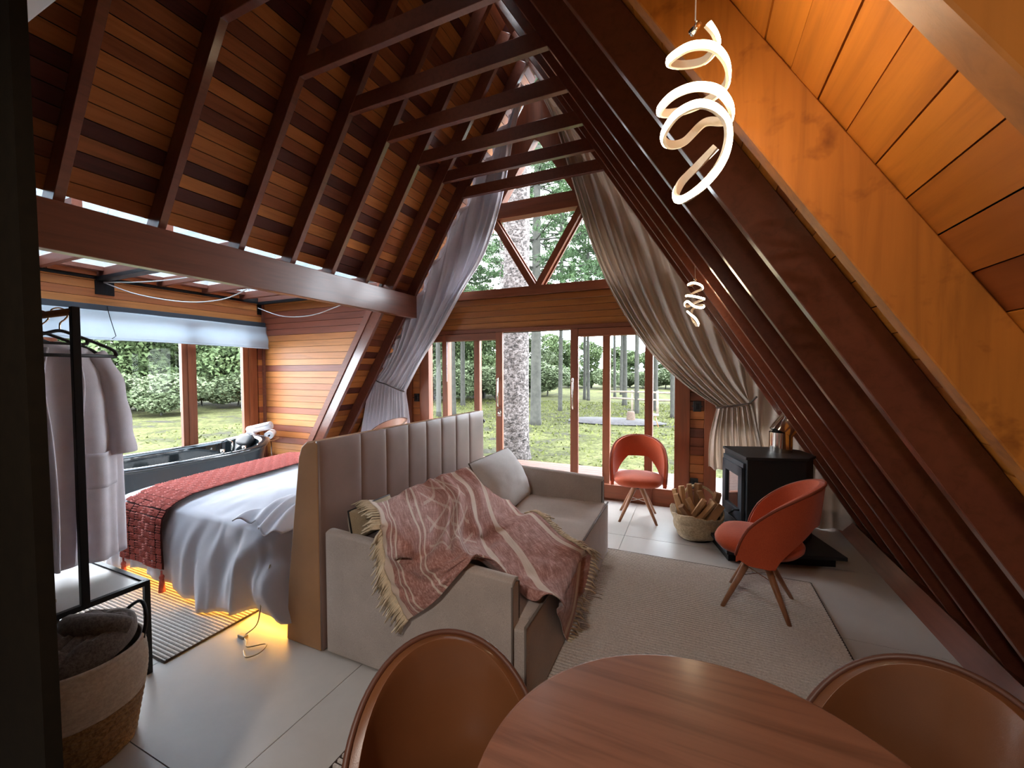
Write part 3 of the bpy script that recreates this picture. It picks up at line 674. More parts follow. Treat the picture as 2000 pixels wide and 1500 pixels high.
def throw_mat():
    m, t, bs = newmat('woven_throw')
    uv = t.nodes.new('ShaderNodeAttribute'); uv.attribute_name = 'cloth'; uv.attribute_type = 'GEOMETRY'
    sp = t.nodes.new('ShaderNodeSeparateXYZ'); t.links.new(uv.outputs['Vector'], sp.inputs[0])
    mp = t.nodes.new('ShaderNodeMapping'); mp.inputs['Scale'].default_value = (140, 18, 1); t.links.new(uv.outputs['Vector'], mp.inputs['Vector'])
    a = noise(t, mp.outputs['Vector'], 1, 3, .8); b_ = noise(t, mp.outputs['Vector'], .12, 4)
    mp2 = t.nodes.new('ShaderNodeMapping'); mp2.inputs['Scale'].default_value = (14, 170, 1); t.links.new(uv.outputs['Vector'], mp2.inputs['Vector'])
    a2 = noise(t, mp2.outputs['Vector'], 1, 3, .8)
    c = ramp(t, [(.3, (.22, .095, .080)), (.5, (.36, .18, .155)), (.7, (.56, .36, .32))], a).outputs['Color']
    c_ = ramp(t, [(.3, (.75, .72, .7)), (.6, (1.1, 1.1, 1.1))], a2).outputs['Color']
    c = mixc(t, c, c_, .8, 'MULTIPLY')
    def stripe(lo, hi, src):
        g = t.nodes.new('ShaderNodeMath'); g.operation = 'GREATER_THAN'; g.inputs[1].default_value = lo; t.links.new(src, g.inputs[0])
        l = t.nodes.new('ShaderNodeMath'); l.operation = 'LESS_THAN'; l.inputs[1].default_value = hi; t.links.new(src, l.inputs[0])
        mm = t.nodes.new('ShaderNodeMath'); mm.operation = 'MULTIPLY'; t.links.new(g.outputs[0], mm.inputs[0]); t.links.new(l.outputs[0], mm.inputs[1]); return mm.outputs[0]
    cream = (.58, .47, .40)
    for lo, hi in ((-.01, .045), (.075, .083), (.10, .108), (.205, .213), (.23, .238), (.47, .478), (.50, .508), (.66, .70), (.80, .83), (.955, .975)):
        c = mixc(t, c, cream, stripe(lo, hi, sp.outputs[0]))
    # diamond mesh of pale threads in the middle
    def dia(sgn):
        ad = t.nodes.new('ShaderNodeMath'); ad.operation = 'MULTIPLY_ADD'; ad.inputs[1].default_value = 7.0; t.links.new(sp.outputs[0], ad.inputs[0])
        ml = t.nodes.new('ShaderNodeMath'); ml.operation = 'MULTIPLY'; ml.inputs[1].default_value = sgn*7.0; t.links.new(sp.outputs[1], ml.inputs[0]); t.links.new(ml.outputs[0], ad.inputs[2])
        fr = t.nodes.new('ShaderNodeMath'); fr.operation = 'FRACT'; t.links.new(ad.outputs[0], fr.inputs[0]); return stripe(.0, .14, fr.outputs[0])
    box_ = t.nodes.new('ShaderNodeMath'); box_.operation = 'MULTIPLY'; t.links.new(stripe(.26, .62, sp.outputs[0]), box_.inputs[0]); t.links.new(stripe(.02, .52, sp.outputs[1]), box_.inputs[1])
    for s in (1, -1):
        mm = t.nodes.new('ShaderNodeMath'); mm.operation = 'MULTIPLY'; t.links.new(dia(s), mm.inputs[0]); t.links.new(box_.outputs[0], mm.inputs[1])
        mm2 = t.nodes.new('ShaderNodeMath'); mm2.operation = 'MULTIPLY'; mm2.inputs[1].default_value = .55; t.links.new(mm.outputs[0], mm2.inputs[0])
        c = mixc(t, c, cream, mm2.outputs[0])
    t.links.new(c, bs.inputs['Base Color']); bs.inputs['Roughness'].default_value = .95; bs.inputs['Specular IOR Level'].default_value = .1; bs.inputs['Sheen Weight'].default_value = .2
    bump(t, bs, a, .5, .004); return m
M['throw'] = throw_mat()
NU, NV = 110, 90
tw = MB().grid(throw_w, NU, NV).build('throw_blanket', M['throw'], None, True, solid=.005)
at = tw.data.attributes.new('cloth', 'FLOAT_VECTOR', 'POINT')
at.data.foreach_set('vector', [c for j in range(NV) for i in range(NU) for c in (i/(NU-1), j/(NV-1), 0)])
tag(tw, 'rose woven throw with cream stripes and tassel fringe, spread over the sofa', 'throw')
fr = MB()
def tassel(mb, p, d, l, r=.004):
    a = V(random.uniform(-.2, .2), random.uniform(-.2, .2), 0)*l
    mb.tube([p, p+d*l*.4+a*.3+V(0, 0, -l*.08), p+d*l*.7+a+V(0, 0, -l*.3)], [r, r*.9, r*.6], 4)
for i in range(90):
    v = .0+i/89; p = throw_w(0, v); d = V(-.60, -.06, -.55) if v > .25 else V(-.65, -.25, .10)
    for q in range(2): tassel(fr, p+V(0, -.004, 0), d.normalized(), random.uniform(.08, .125), .0055)
for i in range(84):
    v = .40+.60*i/83; p = throw_w(1, v); d = V(.30, .9, .05) if v < .72 else V(.45, .75, -.30)
    for q in range(2): tassel(fr, p+V(0, 0, .006), d.normalized(), random.uniform(.09, .13), .0055)
tag(fr.build('fringe', M['fringe'], tw, True), kind='stuff')

# shell chairs -------------------------------------------------------
def shell_chair(name, loc, rz, lab, shell_m, pipe_m, gap=True, R0=.275, seat_z=.455, back_z=.855, cat='chair', grp=None, rake=.12, arm_z=.46, spread=1.95, legs=True, bot_arm=.36, bot_back=.62, seat_r=.262, pw=.62):
    # local: the chair faces +y
    e = empty(name, loc, rz); tag(e, lab, cat, grp)
    def top(a): t = max(0, math.cos(a*PI/2/spread*.98))**pw if abs(a) < spread else 0; return lerp(arm_z-.05, back_z, t)
    GA = 1.22
    def bot(a):
        t = max(0, 1-abs(a)/GA); return lerp(bot_arm, bot_back, min(1, t*1.5)**.7) if gap else bot_arm
    def pt(a, v, off=0):
        z0, z1 = bot(a), top(a)
        if abs(a) > spread*.86:
            f = (abs(a)/spread-.86)/.14; z1 = lerp(z1, (z0+z1)/2+.02, f*f); z0 = lerp(z0, (z0+z1)/2-.02, f*f)
        z = lerp(z0, z1, v); ra = R0*(1+rake*3.0*max(0, z-.42)*max(.25, math.cos(a)))+off
        x, y = math.sin(a)*ra, -math.cos(a)*ra*1.0
        if y > 0: x *= 1.0+.12*y/R0
        return V(x, y+.01, z)
    n = 49
    sh = MB().grid(lambda u, v: pt(lerp(-spread, spread, u), v), n, 14).build('backrest', shell_m, e, True, solid=.034, off=0, bevel=.012, seg=3)
    ring = [pt(lerp(-spread, spread, i/(n-1)), 1, .016)+V(0, 0, .002) for i in range(n)]
    MB().tube(ring, .0085, 8).build('piping', pipe_m, e, True)
    def sp_(u, v):
        a = 2*PI*u; f = v; r = seat_r*(1 if v < .9 else 1)
        return None
    prof = [(0, seat_z-.085), (.16, seat_z-.085), (.215, seat_z-.07), (.242, seat_z-.04), (.245, seat_z-.015), (.225, seat_z+.012), (.17, seat_z+.024), (.08, seat_z+.030), (0, seat_z+.031)]
    s_ = MB().lathe([(r*seat_r/.245, z) for r, z in prof], n=36)
    sq = lambda x, y: 1 if x*x+y*y < 1e-9 else min(1.16, 1/((abs(x)**3+abs(y)**3)**(1/3)/math.hypot(x, y)))
    s_.v = [(x*.97*sq(x, y) if y > 0 else x*1.0, y*1.0*(sq(x, y) if y > 0 else 1)+.02, z) for x, y, z in s_.v]
    s_.build('seat', shell_m, e, True)
    MB().cyl((0, .02, seat_z-.13), (0, .02, seat_z-.08), .05, .07, 16).build('swivel_hub', M['black_metal'], e, True)
    for k in range(4):
        a = PI/4+k*PI/2
        c_, s2 = math.cos(a), math.sin(a); p0 = V(c_*.035, .02+s2*.035, seat_z-.10); p1 = V(c_*.265, .02+s2*.265, 0)
        tang = V(-s2, c_, 0); axl = (p1-p0); 
        mb = MB(); rings = []
        for t_, w, d in ((0, .026, .028), (.5, .022, .021), (1, .015, .013)):
            p = p0+axl*t_; o_ = V(c_, s2, 0)
            rings.append([p+tang*w*math.cos(q)+o_*d*math.sin(q) for q in [2*PI*i/10 for i in range(10)]])
        rings[-1] = [V(q.x, q.y, 0) for q in rings[-1]]
        fs = [(i*10+k2, i*10+(k2+1) % 10, (i+1)*10+(k2+1) % 10, (i+1)*10+k2) for i in range(2) for k2 in range(10)]+[tuple(range(10)), tuple(range(20, 30))]
        mb.add([q for r_ in rings for q in r_], fs); mb.build('leg', M['leg_wood'], e, True)
    wr = MB()
    for a in (PI/4, 3*PI/4): wr.tube([(math.cos(a)*.13, .02+math.sin(a)*.13, .20), (-math.cos(a)*.13, .02-math.sin(a)*.13, .20)], .003, 5)
    wr.build('cross_wire', M['chrome'], e)
    return e
shell_chair('armchair', (-.545, 4.62, 0), PI+.12, 'coral velvet swivel chair in front of the glass door', M['velvet'], M['velvet_pipe'])
shell_chair('armchair', (.435, 3.20, .013), 1.36, 'coral velvet swivel chair seen side-on, beside the black stove', M['velvet'], M['velvet_pipe'], R0=.285, back_z=.875)
shell_chair('armchair', (-3.95, 4.42, 0), PI-.5, 'rosy tan leather chair showing above the headboard, near the left curtain', M['leather_tan'], M['piping'], gap=False, back_z=.93, R0=.30, arm_z=.62)
shell_chair('dining_chair', (-.505, .80, .013), -PI/2-.80, 'brown leather dining chair on the near left of the round table', M['leather_brown'], M['piping'], gap=False, back_z=.80, R0=.24, arm_z=.48, spread=1.75, pw=.85, seat_r=.215, bot_arm=.40, rake=.15)
shell_chair('dining_chair', (.44, 1.13, .013), PI*.78, 'brown leather dining chair on the right of the round table, towards the low eaves', M['leather_brown'], M['piping'], gap=False, back_z=.835, R0=.245, arm_z=.48, spread=1.75, pw=.85, seat_r=.215, bot_arm=.40, rake=.15)
# round table ------------------------------------------------------------
tb = empty('dining_table', (.06, .79, .013)); tag(tb, 'round wooden dining table with pinkish brown veneer, nearest the camera', 'table')
TR = .470
MB().lathe([(0, .728), (TR-.03, .728), (TR-.006, .742), (TR, .752), (TR-.003, .764), (TR-.010, .767), (0, .767)], n=96).build('table_top', M['table_top'], tb, False)
MB().lathe([(.19, 0), (.20, .02), (.10, .05), (.05, .10), (.045, .62), (.09, .70), (.16, .727)], n=32).build('pedestal', M['black_metal'], tb, True)

# stove ----------------------------------------------------------------
nv = V(-.963, -.269, 0); tv = V(-.269, .963, 0)   # front normal, tangent along the front
SA = math.atan2(tv.x*-1, tv.y)   # rotation about z
st = empty('wood_stove', (.60, 4.33, 0)); tag(st, 'black iron wood stove with glass door and steel flue, on a black plinth', 'stove')
P0 = V(.36, 4.30, 0)
def sp(a, b_, z): return P0 - nv*a + tv*b_ + V(0, 0, z)   # a: depth behind the front, b: along the front
def sprism(poly, z0, z1): return MB().prism([(sp(a, b_, 0).x, sp(a, b_, 0).y) for a, b_ in poly], 'z', z0, z1)
body = [(0, -.265), (.47, -.265), (.60, -.12), (.60, .12), (.47, .265), (0, .265)]
top_ = [(-.015, -.275), (.25, -.285), (.48, -.275), (.62, -.125), (.62, .125), (.48, .275), (-.015, .275)]
put(sprism(body, .115, .825).build('body', M['stove'], None, bevel=.006), st)
put(sprism(top_, .825, .85).build('top_plate', M['stove'], None, bevel=.004), st)
dr = MB()
dr.obox(sp(-.012, 0, .765), tv*.235, nv*.010, V(0, 0, .022)); put(dr.build('vent_bar', M['stove_frame'], None, bevel=.003), st)
df = MB()
for b_, z, hb_, hz in ((-.19, .50, .038, .245), (.19, .50, .038, .245), (0, .70, .228, .045), (0, .30, .228, .045)): df.obox(sp(-.018, b_, z), tv*hb_, nv*.014, V(0, 0, hz))
df = put(df.build('door', M['stove_frame'], None, bevel=.004), st)
q = MB().obox(sp(-.010, 0, .50), tv*.156, nv*.003, V(0, 0, .16)).build('door_glass', M['stove_glass'], df); q.matrix_parent_inverse = df.matrix_parent_inverse.copy() if False else Matrix.Identity(4)
MB().tube([sp(-.03, -.19, .36), sp(-.07, -.18, .36), sp(-.085, -.10, .30)], .009, 8).build('handle', M['black_metal'], df, True)
put(MB().obox(sp(-.012, 0, .19), tv*.235, nv*.012, V(0, 0, .05)).build('ash_drawer', M['stove_frame'], None, bevel=.004), st)
plate = [(-.24, -.50), (.66, -.50), (.66, .36), (-.24, .36)]
put(sprism(plate, .085, .115).build('hearth_plate', M['stove'], None, bevel=.003), st)
put(sprism([(-.20, -.42), (.62, -.42), (.62, .32), (-.20, .32)], 0, .085).build('plinth', M['black_metal'], None), st)
fx = V(.74, 4.45, 0)
fl_ = MB().tube([fx+V(0,0,.85), fx+V(0,0,.95), fx+V(0,0,1.03)], .094, 32, cap=False)
put(fl_.build('flue', M['chrome'], None, True), st)
e2 = MB().tube([fx+V(0, 0, 1.02), fx+V(.014, .006, 1.045), fx+V(.08, .04, 1.13), fx+V(.23, .12, 1.33)], [.098, .098, .096, .096], 32, cap=False)
put(e2.build('flue_elbow', M['chrome'], None, True), st)
e3 = MB().tube([fx+V(.215, .112, 1.31), fx+V(.36, .19, 1.50)], .102, 32, cap=False)
put(e3.build('flue_pipe', M['stove'], None, True), st)

# log basket --------------------------------------------------------------
LB = V(.035, 4.28, 0)
bk = empty('log_basket', LB); tag(bk, 'low slouchy seagrass basket full of firewood beside the stove', 'basket')
def bkf(u, v):
    a = 2*PI*u; r = lerp(.13, .235, v**.6)*(1+.05*math.sin(3*a+1)+.06*hnoise(math.cos(a)*3, v*6)); z = .25*v+.018*math.sin(3*a)*v-.012*math.sin(v*16+a*2)+.012*hnoise(math.cos(a)*5, math.sin(a)*5)*v
    return V(r*math.cos(a), r*math.sin(a), max(z, .002))
MB().grid(bkf, 48, 18, True).build('body', M['raffia'], bk, True, solid=.012)
MB().lathe([(0, .004), (.155, .004)], n=24).build('base', M['raffia'], bk)
MB().tube(spline([(-.16, .14, .26), (-.08, .16, .42), (.04, .14, .46), (.15, .10, .40), (.19, .08, .27)], 24), .014, 8).build('handle', M['raffia'], bk, True)
lr = random.Random(4)
logs = [(-.13, .02, .33, -.25, .15), (-.09, .06, .35, -.15, .25), (-.04, .08, .37, -.10, .1), (.01, .09, .38, .0, .2), (-.10, -.03, .31, -.35, -.1), (-.01, -.04, .30, .5, -.35), (.05, -.05, .30, .6, -.2), (.09, .02, .30, .3, .3), (.12, -.03, .29, .55, .3), (.0, .0, .27, -.5, .6), (.13, .08, .32, .2, -.2), (-.05, -.10, .28, -.6, -.3), (.06, .07, .33, -.3, -.1)]
lbs = ['longest leftmost split log in the basket, leaning left', 'second split log from the left, dark barked side forward', 'tall pale split log near the basket middle', 'split log standing against the basket handle', 'thin log leaning over the basket\'s left rim', 'chunky pale log lying across the front of the pile', 'square-cut log just right of the chunky front one', 'short log at the back right of the pile', 'short pale log by the stove side rim', 'log buried under the middle of the pile', 'log at the far back right under the handle', 'small offcut low at the front left rim', 'narrow log between the handle and the front chunk']
for i, (x, y, z, ta, tb_) in enumerate(logs):
    d = V(math.sin(ta), math.sin(tb_)*.5, math.cos(ta)).normalized(); L = .13 if i in (7, 8, 11) else .17
    a_ = d.orthogonal().normalized(); b2 = d.cross(a_); ang = lr.uniform(0, 6)
    tri = [(1, 0), (.3, .75), (-.7, .55), (-.8, -.5), (.2, -.8)] if i % 2 else [(1.1, -.2), (.1, .8), (-.9, .1), (-.3, -.8)]
    w = lr.uniform(.034, .048)
    def rr_(p, s): return [p+(a_*(math.cos(ang)*q[0]-math.sin(ang)*q[1])+b2*(math.sin(ang)*q[0]+math.cos(ang)*q[1]))*w*s for q in tri]
    c_ = LB+V(x*1.22, y*1.15, z-.06); n = len(tri)
    lg = MB().add(rr_(c_-d*L, 1)+rr_(c_+d*L, .92), [tuple(range(n))[::-1], tuple(range(n, 2*n))]+[(k2, (k2+1) % n, n+(k2+1) % n, n+k2) for k2 in range(n)]).build('log', M['log'], None, bevel=.003, seg=1)
    tag(lg, lbs[i], 'log', 'firewood in the basket')

# bed -----------------------------------------------------------------------
bd = empty('bed', (-3.3, 2.5, 0)); tag(bd, 'low double bed behind the headboard, glowing amber underneath', 'bed')
put(MB().box((-4.20, 1.80, .10), (-2.22, 3.30, .26)).build('bed_base', M['mattress'], None, bevel=.01), bd)
put(softbox((-4.28, 1.76, .26), (-2.22, 3.36, .56), M['mattress'], 'mattress', None, .05), bd)
for x, y in ((-4.1, 1.95), (-2.4, 1.95), (-4.1, 3.2), (-2.4, 3.2)): put(MB().box((x-.04, y-.04, 0), (x+.04, y+.04, .10)).build('leg', M['black_metal'], None), bd)
put(MB().box((-4.19, 1.79, .105), (-2.3, 1.80, .125)).box((-4.21, 1.8, .105), (-4.20, 3.3, .125)).build('led_strip', M['led_warm'], None), bd)
def rrect(u, x0, x1, y0, y1, r):   # point and outward normal around a rounded rectangle
    L = [(x1-x0-2*r), PI*r/2, (y1-y0-2*r), PI*r/2]*2; tot = sum(L); s = u % 1*tot
    segs = [('l', (x0+r, y0), (1, 0)), ('a', (x1-r, y0+r), -PI/2), ('l', (x1, y0+r), (0, 1)), ('a', (x1-r, y1-r), 0), ('l', (x1-r, y1), (-1, 0)), ('a', (x0+r, y1-r), PI/2), ('l', (x0, y1-r), (0, -1)), ('a', (x0+r, y0+r), PI)]
    for (k, p, d), l in zip(segs, L):
        if s <= l or (k == 'a' and p == (x0+r, y0+r)):
            if k == 'l': return V(p[0]+d[0]*s, p[1]+d[1]*s, 0), V(d[1], -d[0], 0)
            a = d+s/r; n = V(math.cos(a), math.sin(a), 0); return V(p[0], p[1], 0)+n*r, n
        s -= l
def duvet(u, v):
    p, n = rrect(u, -4.30, -2.25, 1.74, 3.38, .16)
    c = V(-3.3, 2.56, 0)
    ztop = .645
    if v < .5:
        f = (v/.5); q = c+(p-c)*f; wr = .014*hnoise(q.x*5, q.y*4, 1)+.006*hnoise(q.x*14, q.y*11, 3)
        z = ztop+wr-.05*f**6
        return V(q.x, q.y, z)
    d = (v-.5)/.5; q = p
    near = max(0, 1-abs(q.y-1.74)/.3) if n.y < 0 else 0
    headk = max(0, min(1, (q.x+3.1)/.9))*near   # bunched cloth near the headboard
    hem = .10+.045*math.sin(q.x*5+1)+.03*hnoise(q.x*3, q.y*3)-.05*headk
    dd = math.sin(d*PI/2)
    z = ztop-.05+.0-(ztop-.05-hem)*d**1.15
    fold = (.018+.03*headk)*math.sin(u*150+3*hnoise(u*40, d*1.5))*d**.7+.012*math.sin(u*61+d*3)*d + .03*headk*math.sin(u*70-d*4)+.007*near*math.sin(u*330+3*hnoise(u*60, d*2))*d**.5
    return V(q.x, q.y, z)+n*(.02+.085*dd+.02*d+fold)
dv = MB().grid(duvet, 420, 44, True).build('duvet', M['bedding'], None, True, solid=.006); tag(dv, 'white bed linen hanging in folds almost to the floor', 'bedding')
sh = MB().grid(lambda u, v: V(lerp(-2.75, -2.26, u), lerp(1.68, 2.15, v)+.05*math.sin(u*6), .665+.055*math.sin(PI*u)*math.sin(PI*v)+.016*math.sin(u*22+v*9)-.04*(1-v)**3), 50, 30).build('bunched_sheet', M['bedding'], dv, True, solid=.006)
# woven runner with tassels
rn = empty('bed_runner', (-3.65, 2.5, 0)); tag(rn, 'coral basket-weave bed runner with corner tassels across the white bed', 'runner')
def rpath(s):   # s metres along from the near hem, over the bed to the far side
    pts = [(1.60, .21), (1.605, .35), (1.61, .46), (1.625, .55), (1.665, .612), (1.74, .646), (1.85, .672), (2.2, .68), (2.8, .68), (3.2, .675), (3.37, .64), (3.46, .5), (3.48, .3)]
    return pts
RP = [V(0, a, b_) for a, b_ in rpath(0)]
cum = [0]
for a, b_ in zip(RP, RP[1:]): cum.append(cum[-1]+(b_-a).length)
def rat(s):
    for i in range(len(RP)-1):
        if s <= cum[i+1] or i == len(RP)-2:
            t = (s-cum[i])/(cum[i+1]-cum[i]); p = RP[i].lerp(RP[i+1], t); d = (RP[i+1]-RP[i]).normalized(); return p, d, V(0, -d.z, d.y)
    return RP[-1], V(0, 0, -1), V(0, 1, 0)
cw, cl_ = .0585, .050
ncol, nrow = 9, int(cum[-1]/cl_)
base_pts = []
def xskew(s): return -3.66+.0*s - .30*min(s, 2.2)/2.2*1.0
def rsurf(u, v):
    s = v*cum[-1]; p, d, n = rat(s); w = ncol*cw
    return V(xskew(s)+(u-.5)*w, p.y, p.z)+n*(.0+.008*math.sin(u*9+1)*(1 if s < .45 else 0))
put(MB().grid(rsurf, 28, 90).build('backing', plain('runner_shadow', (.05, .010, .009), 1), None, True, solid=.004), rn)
wv = MB()
for i in range(ncol):
    for j in range(nrow):
        s0 = j*cl_; s1 = s0+cl_; horiz = (i+j) % 2
        p, d, n = rat((s0+s1)/2); xc = xskew((s0+s1)/2)+(i-ncol/2+.5)*cw
        u_ = (i+.5)/ncol; c_ = V(xc, p.y, p.z)+n*(.006+.008*math.sin(u_*9+1)*(1 if s0 < .42 else 0))
        for k2 in range(3):
            o_ = (k2-1)/3
            if horiz: a_, b2, cc = V(1, 0, 0)*cw*.45, d*cl_*.14, c_+d*cl_*o_
            else: a_, b2, cc = d*cl_*.45, V(1, 0, 0)*cw*.14, c_+V(1, 0, 0)*cw*o_
            vs2 = [cc-a_-b2, cc+a_-b2, cc+a_+b2, cc-a_+b2, cc-a_*.7+n*.011, cc+a_*.7+n*.011]
            wv.add(vs2, [(0, 1, 5, 4), (2, 3, 4, 5), (1, 2, 5), (3, 0, 4)])
tag(put(wv.build('woven_strip', M['runner'], None, True), rn), kind='stuff')
for sx in (-1, 1):
    x = xskew(0)+sx*(ncol*cw/2-.01); p = V(x, 1.595, .205)
    t_ = MB().tube([p, p+V(0, 0, -.03)], .006, 8).ell(p+V(0, 0, -.045), (.016, .016, .02), 10, 8)
    t_.tube([p+V(0, 0, -.06), p+V(0, 0, -.075), p+V(0, 0, -.15)], [.013, .015, .021], 12)
    put(t_.build('tassel', M['runner'], None, True), rn)
put(MB().obox((-3.50, 1.588, .27), (.014, 0, .004), (0, .0015, 0), (-.002, 0, .008)).build('care_tag', M['towel'], None), rn)
# clear LED lead hanging by the bed
lc = MB().tube(spline([(-2.36, 1.66, .42), (-2.38, 1.62, .25), (-2.40, 1.60, .08), (-2.46, 1.56, .012), (-2.40, 1.53, .012), (-2.34, 1.50, .012), (-2.27, 1.56, .012), (-2.23, 1.50, .012), (-2.26, 1.44, .012), (-2.33, 1.47, .012)], 70), .004, 6).build('light_lead', M['clear_cable'], None, True)
tag(lc, 'thin clear lead of the under-bed light coiled on the tiles by the headboard', 'cable')
MB().box((-2.50, 1.54, .0), (-2.44, 1.57, .018)).build('inline_switch', M['clear_cable'], lc, bevel=.004)

# bathtub --------------------------------------------------------------------
tbx = empty('bathtub', (-5.65, 3.0, 0)); tag(tbx, 'glossy black freestanding bathtub below the alcove window', 'bathtub')
TC = V(-5.66, 2.88, 0)
def tubo(u, r0, r1, z, lift=0, pw=.62):
    a = 2*PI*u; c_, s_ = math.cos(a), math.sin(a)
    sg = lambda x: math.copysign(abs(x)**pw, x)
    q = V(r0*sg(c_), r1*sg(s_), 0); return TC+q+V(0, 0, z+lift*(.09*(max(0, s_)**3)+.0))
prof_o = [(.86, 0, 0), (.90, .15, 0), (.95, .35, 0), (.985, .50, .7), (1.02, .565, 1), (1.05, .585, 1), (1.05, .612, 1), (1.0, .622, 1), (.93, .615, 1), (.90, .58, 1)]
prof_i = [(.90, .58, 1), (.87, .45, .8), (.83, .25, .2), (.72, .14, 0), (.4, .12, 0), (0.01, .12, 0)]
def tubgrid(pr):
    n = 64; vs2 = []; fs = []
    for k2, z, l in pr: vs2 += [tubo(i/n, .50*k2, .93*k2, z, l) for i in range(n)]
    for j in range(len(pr)-1):
        for i in range(n): fs.append((j*n+i, j*n+(i+1) % n, (j+1)*n+(i+1) % n, (j+1)*n+i))
    return MB().add(vs2, fs)
put(tubgrid(prof_o[:5]).build('outer_shell', M['tub_side'], None, True), tbx)
put(tubgrid(prof_o[4:]).build('rim', M['tub'], None, True), tbx)
put(tubgrid(prof_i).build('basin', M['tub'], None, True), tbx)
put(MB().ell((-5.66, 3.66, .66), (.15, .055, .085), 20, 14, .7, Matrix.Rotation(-.5, 3, 'X')).build('head_pillow', M['rubber'], None, True), tbx)
put(MB().tube([(-5.28, 3.25, .62), (-5.28, 3.25, .72), (-5.33, 3.22, .76), (-5.40, 3.20, .73)], .013, 10).build('spout', M['chrome'], None, True), tbx)
for y_ in (3.36, 3.10): put(MB().cyl((-5.22, y_, .60), (-5.22, y_, .66), .022).build('tap', M['chrome'], None, True), tbx)
# side table with towels
s_t = empty('side_table', (-6.0, 4.10, 0)); tag(s_t, 'small round side table holding rolled towels beside the tub', 'side table')
MB().lathe([(0, .565), (.245, .565), (.265, .572), (.265, .58), (.255, .582), (0, .578)], n=40).build('table_top', M['leg_wood'], s_t, True)
for k2 in range(3):
    a = k2*2*PI/3+.2; MB().tube([(.20*math.cos(a), .20*math.sin(a), .568), (.235*math.cos(a), .235*math.sin(a), 0)], .007, 8).build('leg', M['rafter'], s_t, True)
def towel(c, ax, L, R, lab):
    ax = Vector(ax).normalized(); a_ = V(0, 0, 1); a_ = (a_-ax*a_.dot(ax)).normalized(); b2 = ax.cross(a_); pts = []
    n = 46
    def f(u, v):
        th = u*2*PI*3.2; r = lerp(R*.25, R, u); return Vector(c)+ax*(v-.5)*L*(1-.03*u)+(a_*math.cos(th)+b2*math.sin(th)*1.05)*r
    t_ = MB().grid(f, 90, 4).build('towel', M['towel'], None, True, solid=.010); tag(t_, lab, 'towel', 'rolled towels on the side table'); return t_
towel((-6.09, 4.02, .652), (.62, -.55, 0), .32, .060, 'rolled white towel lying at the left on the small side table')
towel((-5.88, 4.19, .650), (.62, -.60, 0), .32, .057, 'rolled white towel lying at the right on the small side table')
towel((-5.99, 4.10, .752), (.85, .38, .22), .36, .060, 'rolled white towel resting on top of the other two')

# clothes rack ----------------------------------------------------------------
rk = empty('clothes_rack', (-3.15, .92, 0)); tag(rk, 'black metal clothes rack with a pale low shelf, at the left edge', 'clothes rack')
X0, X1, Y0, Y1 = -3.70, -2.635, .52, 1.165; ZS = .49; q = .0125
fm = []
for a, b_ in (((X1, Y0, ZS), (X1, Y1, ZS)), ((X0, Y0, ZS), (X0, Y1, ZS)), ((X0, Y0, ZS), (X1, Y0, ZS)), ((X0, Y1, ZS), (X1, Y1, ZS))):
    put(MB().bar(a, b_, .026, .026, (0, 0, 1)).build('rail', M['black_metal'], None, bevel=.002), rk)
for x in (X0, X1):
    for y in (Y0, Y1): put(MB().box((x-q, y-q, 0), (x+q, y+q, ZS+.012)).build('leg', M['black_metal'], None, bevel=.002), rk)
for x in (X0+.0, X1+.0): put(MB().box((x-.014, .912, ZS), (x+.014, .942, 1.905)).build('post', M['black_metal'], None, bevel=.002), rk)
put(MB().tube([(X1, .927, 1.885), (X0, .927, 1.885)], .0165, 14).build('hanging_rod', M['leg_wood'], None, True), rk)
put(MB().box((X0+q, Y0+q, ZS-.012), (X1-q, Y1-q, ZS+.006)).build('shelf', M['shelf'], None, bevel=.002), rk)
def hanger(x, y, lab):
    e = empty('hanger', (x, y, 1.885)); tag(e, lab, 'hanger', None)
    MB().tube(spline([(0, -.030, .004), (0, -.024, .024), (0, .0, .034), (0, .024, .024), (0, .030, .0), (0, .018, -.022), (0, .002, -.042), (0, 0, -.085)], 30), .0038, 8).build('hook', M['chrome'], e, True)
    up_ = spline([(0, -.215, -.196), (0, -.20, -.165), (0, -.12, -.125), (0, -.05, -.095), (0, 0, -.078), (0, .05, -.095), (0, .12, -.125), (0, .20, -.165), (0, .215, -.196)], 40)
    MB().tube(up_, .0135, 8, flat=.6).build('shoulder', M['rubber'], e, True)
    MB().tube([(0, -.215, -.199), (0, .215, -.199)], .009, 8).tube(spline([(0, -.10, -.118), (0, -.098, -.135), (0, -.08, -.14), (0, .08, -.14), (0, .098, -.135), (0, .10, -.118)], 20), .0075, 6).build('bar', M['rubber'], e, True)
    return e
hanger(-2.87, .955, 'bare black hanger in front, nearest the rack post')
hanger(-3.08, .955, 'black hanger behind, holding the nearer white robe')
hanger(-3.30, .95, 'black hanger at the back, holding the farther white robe')
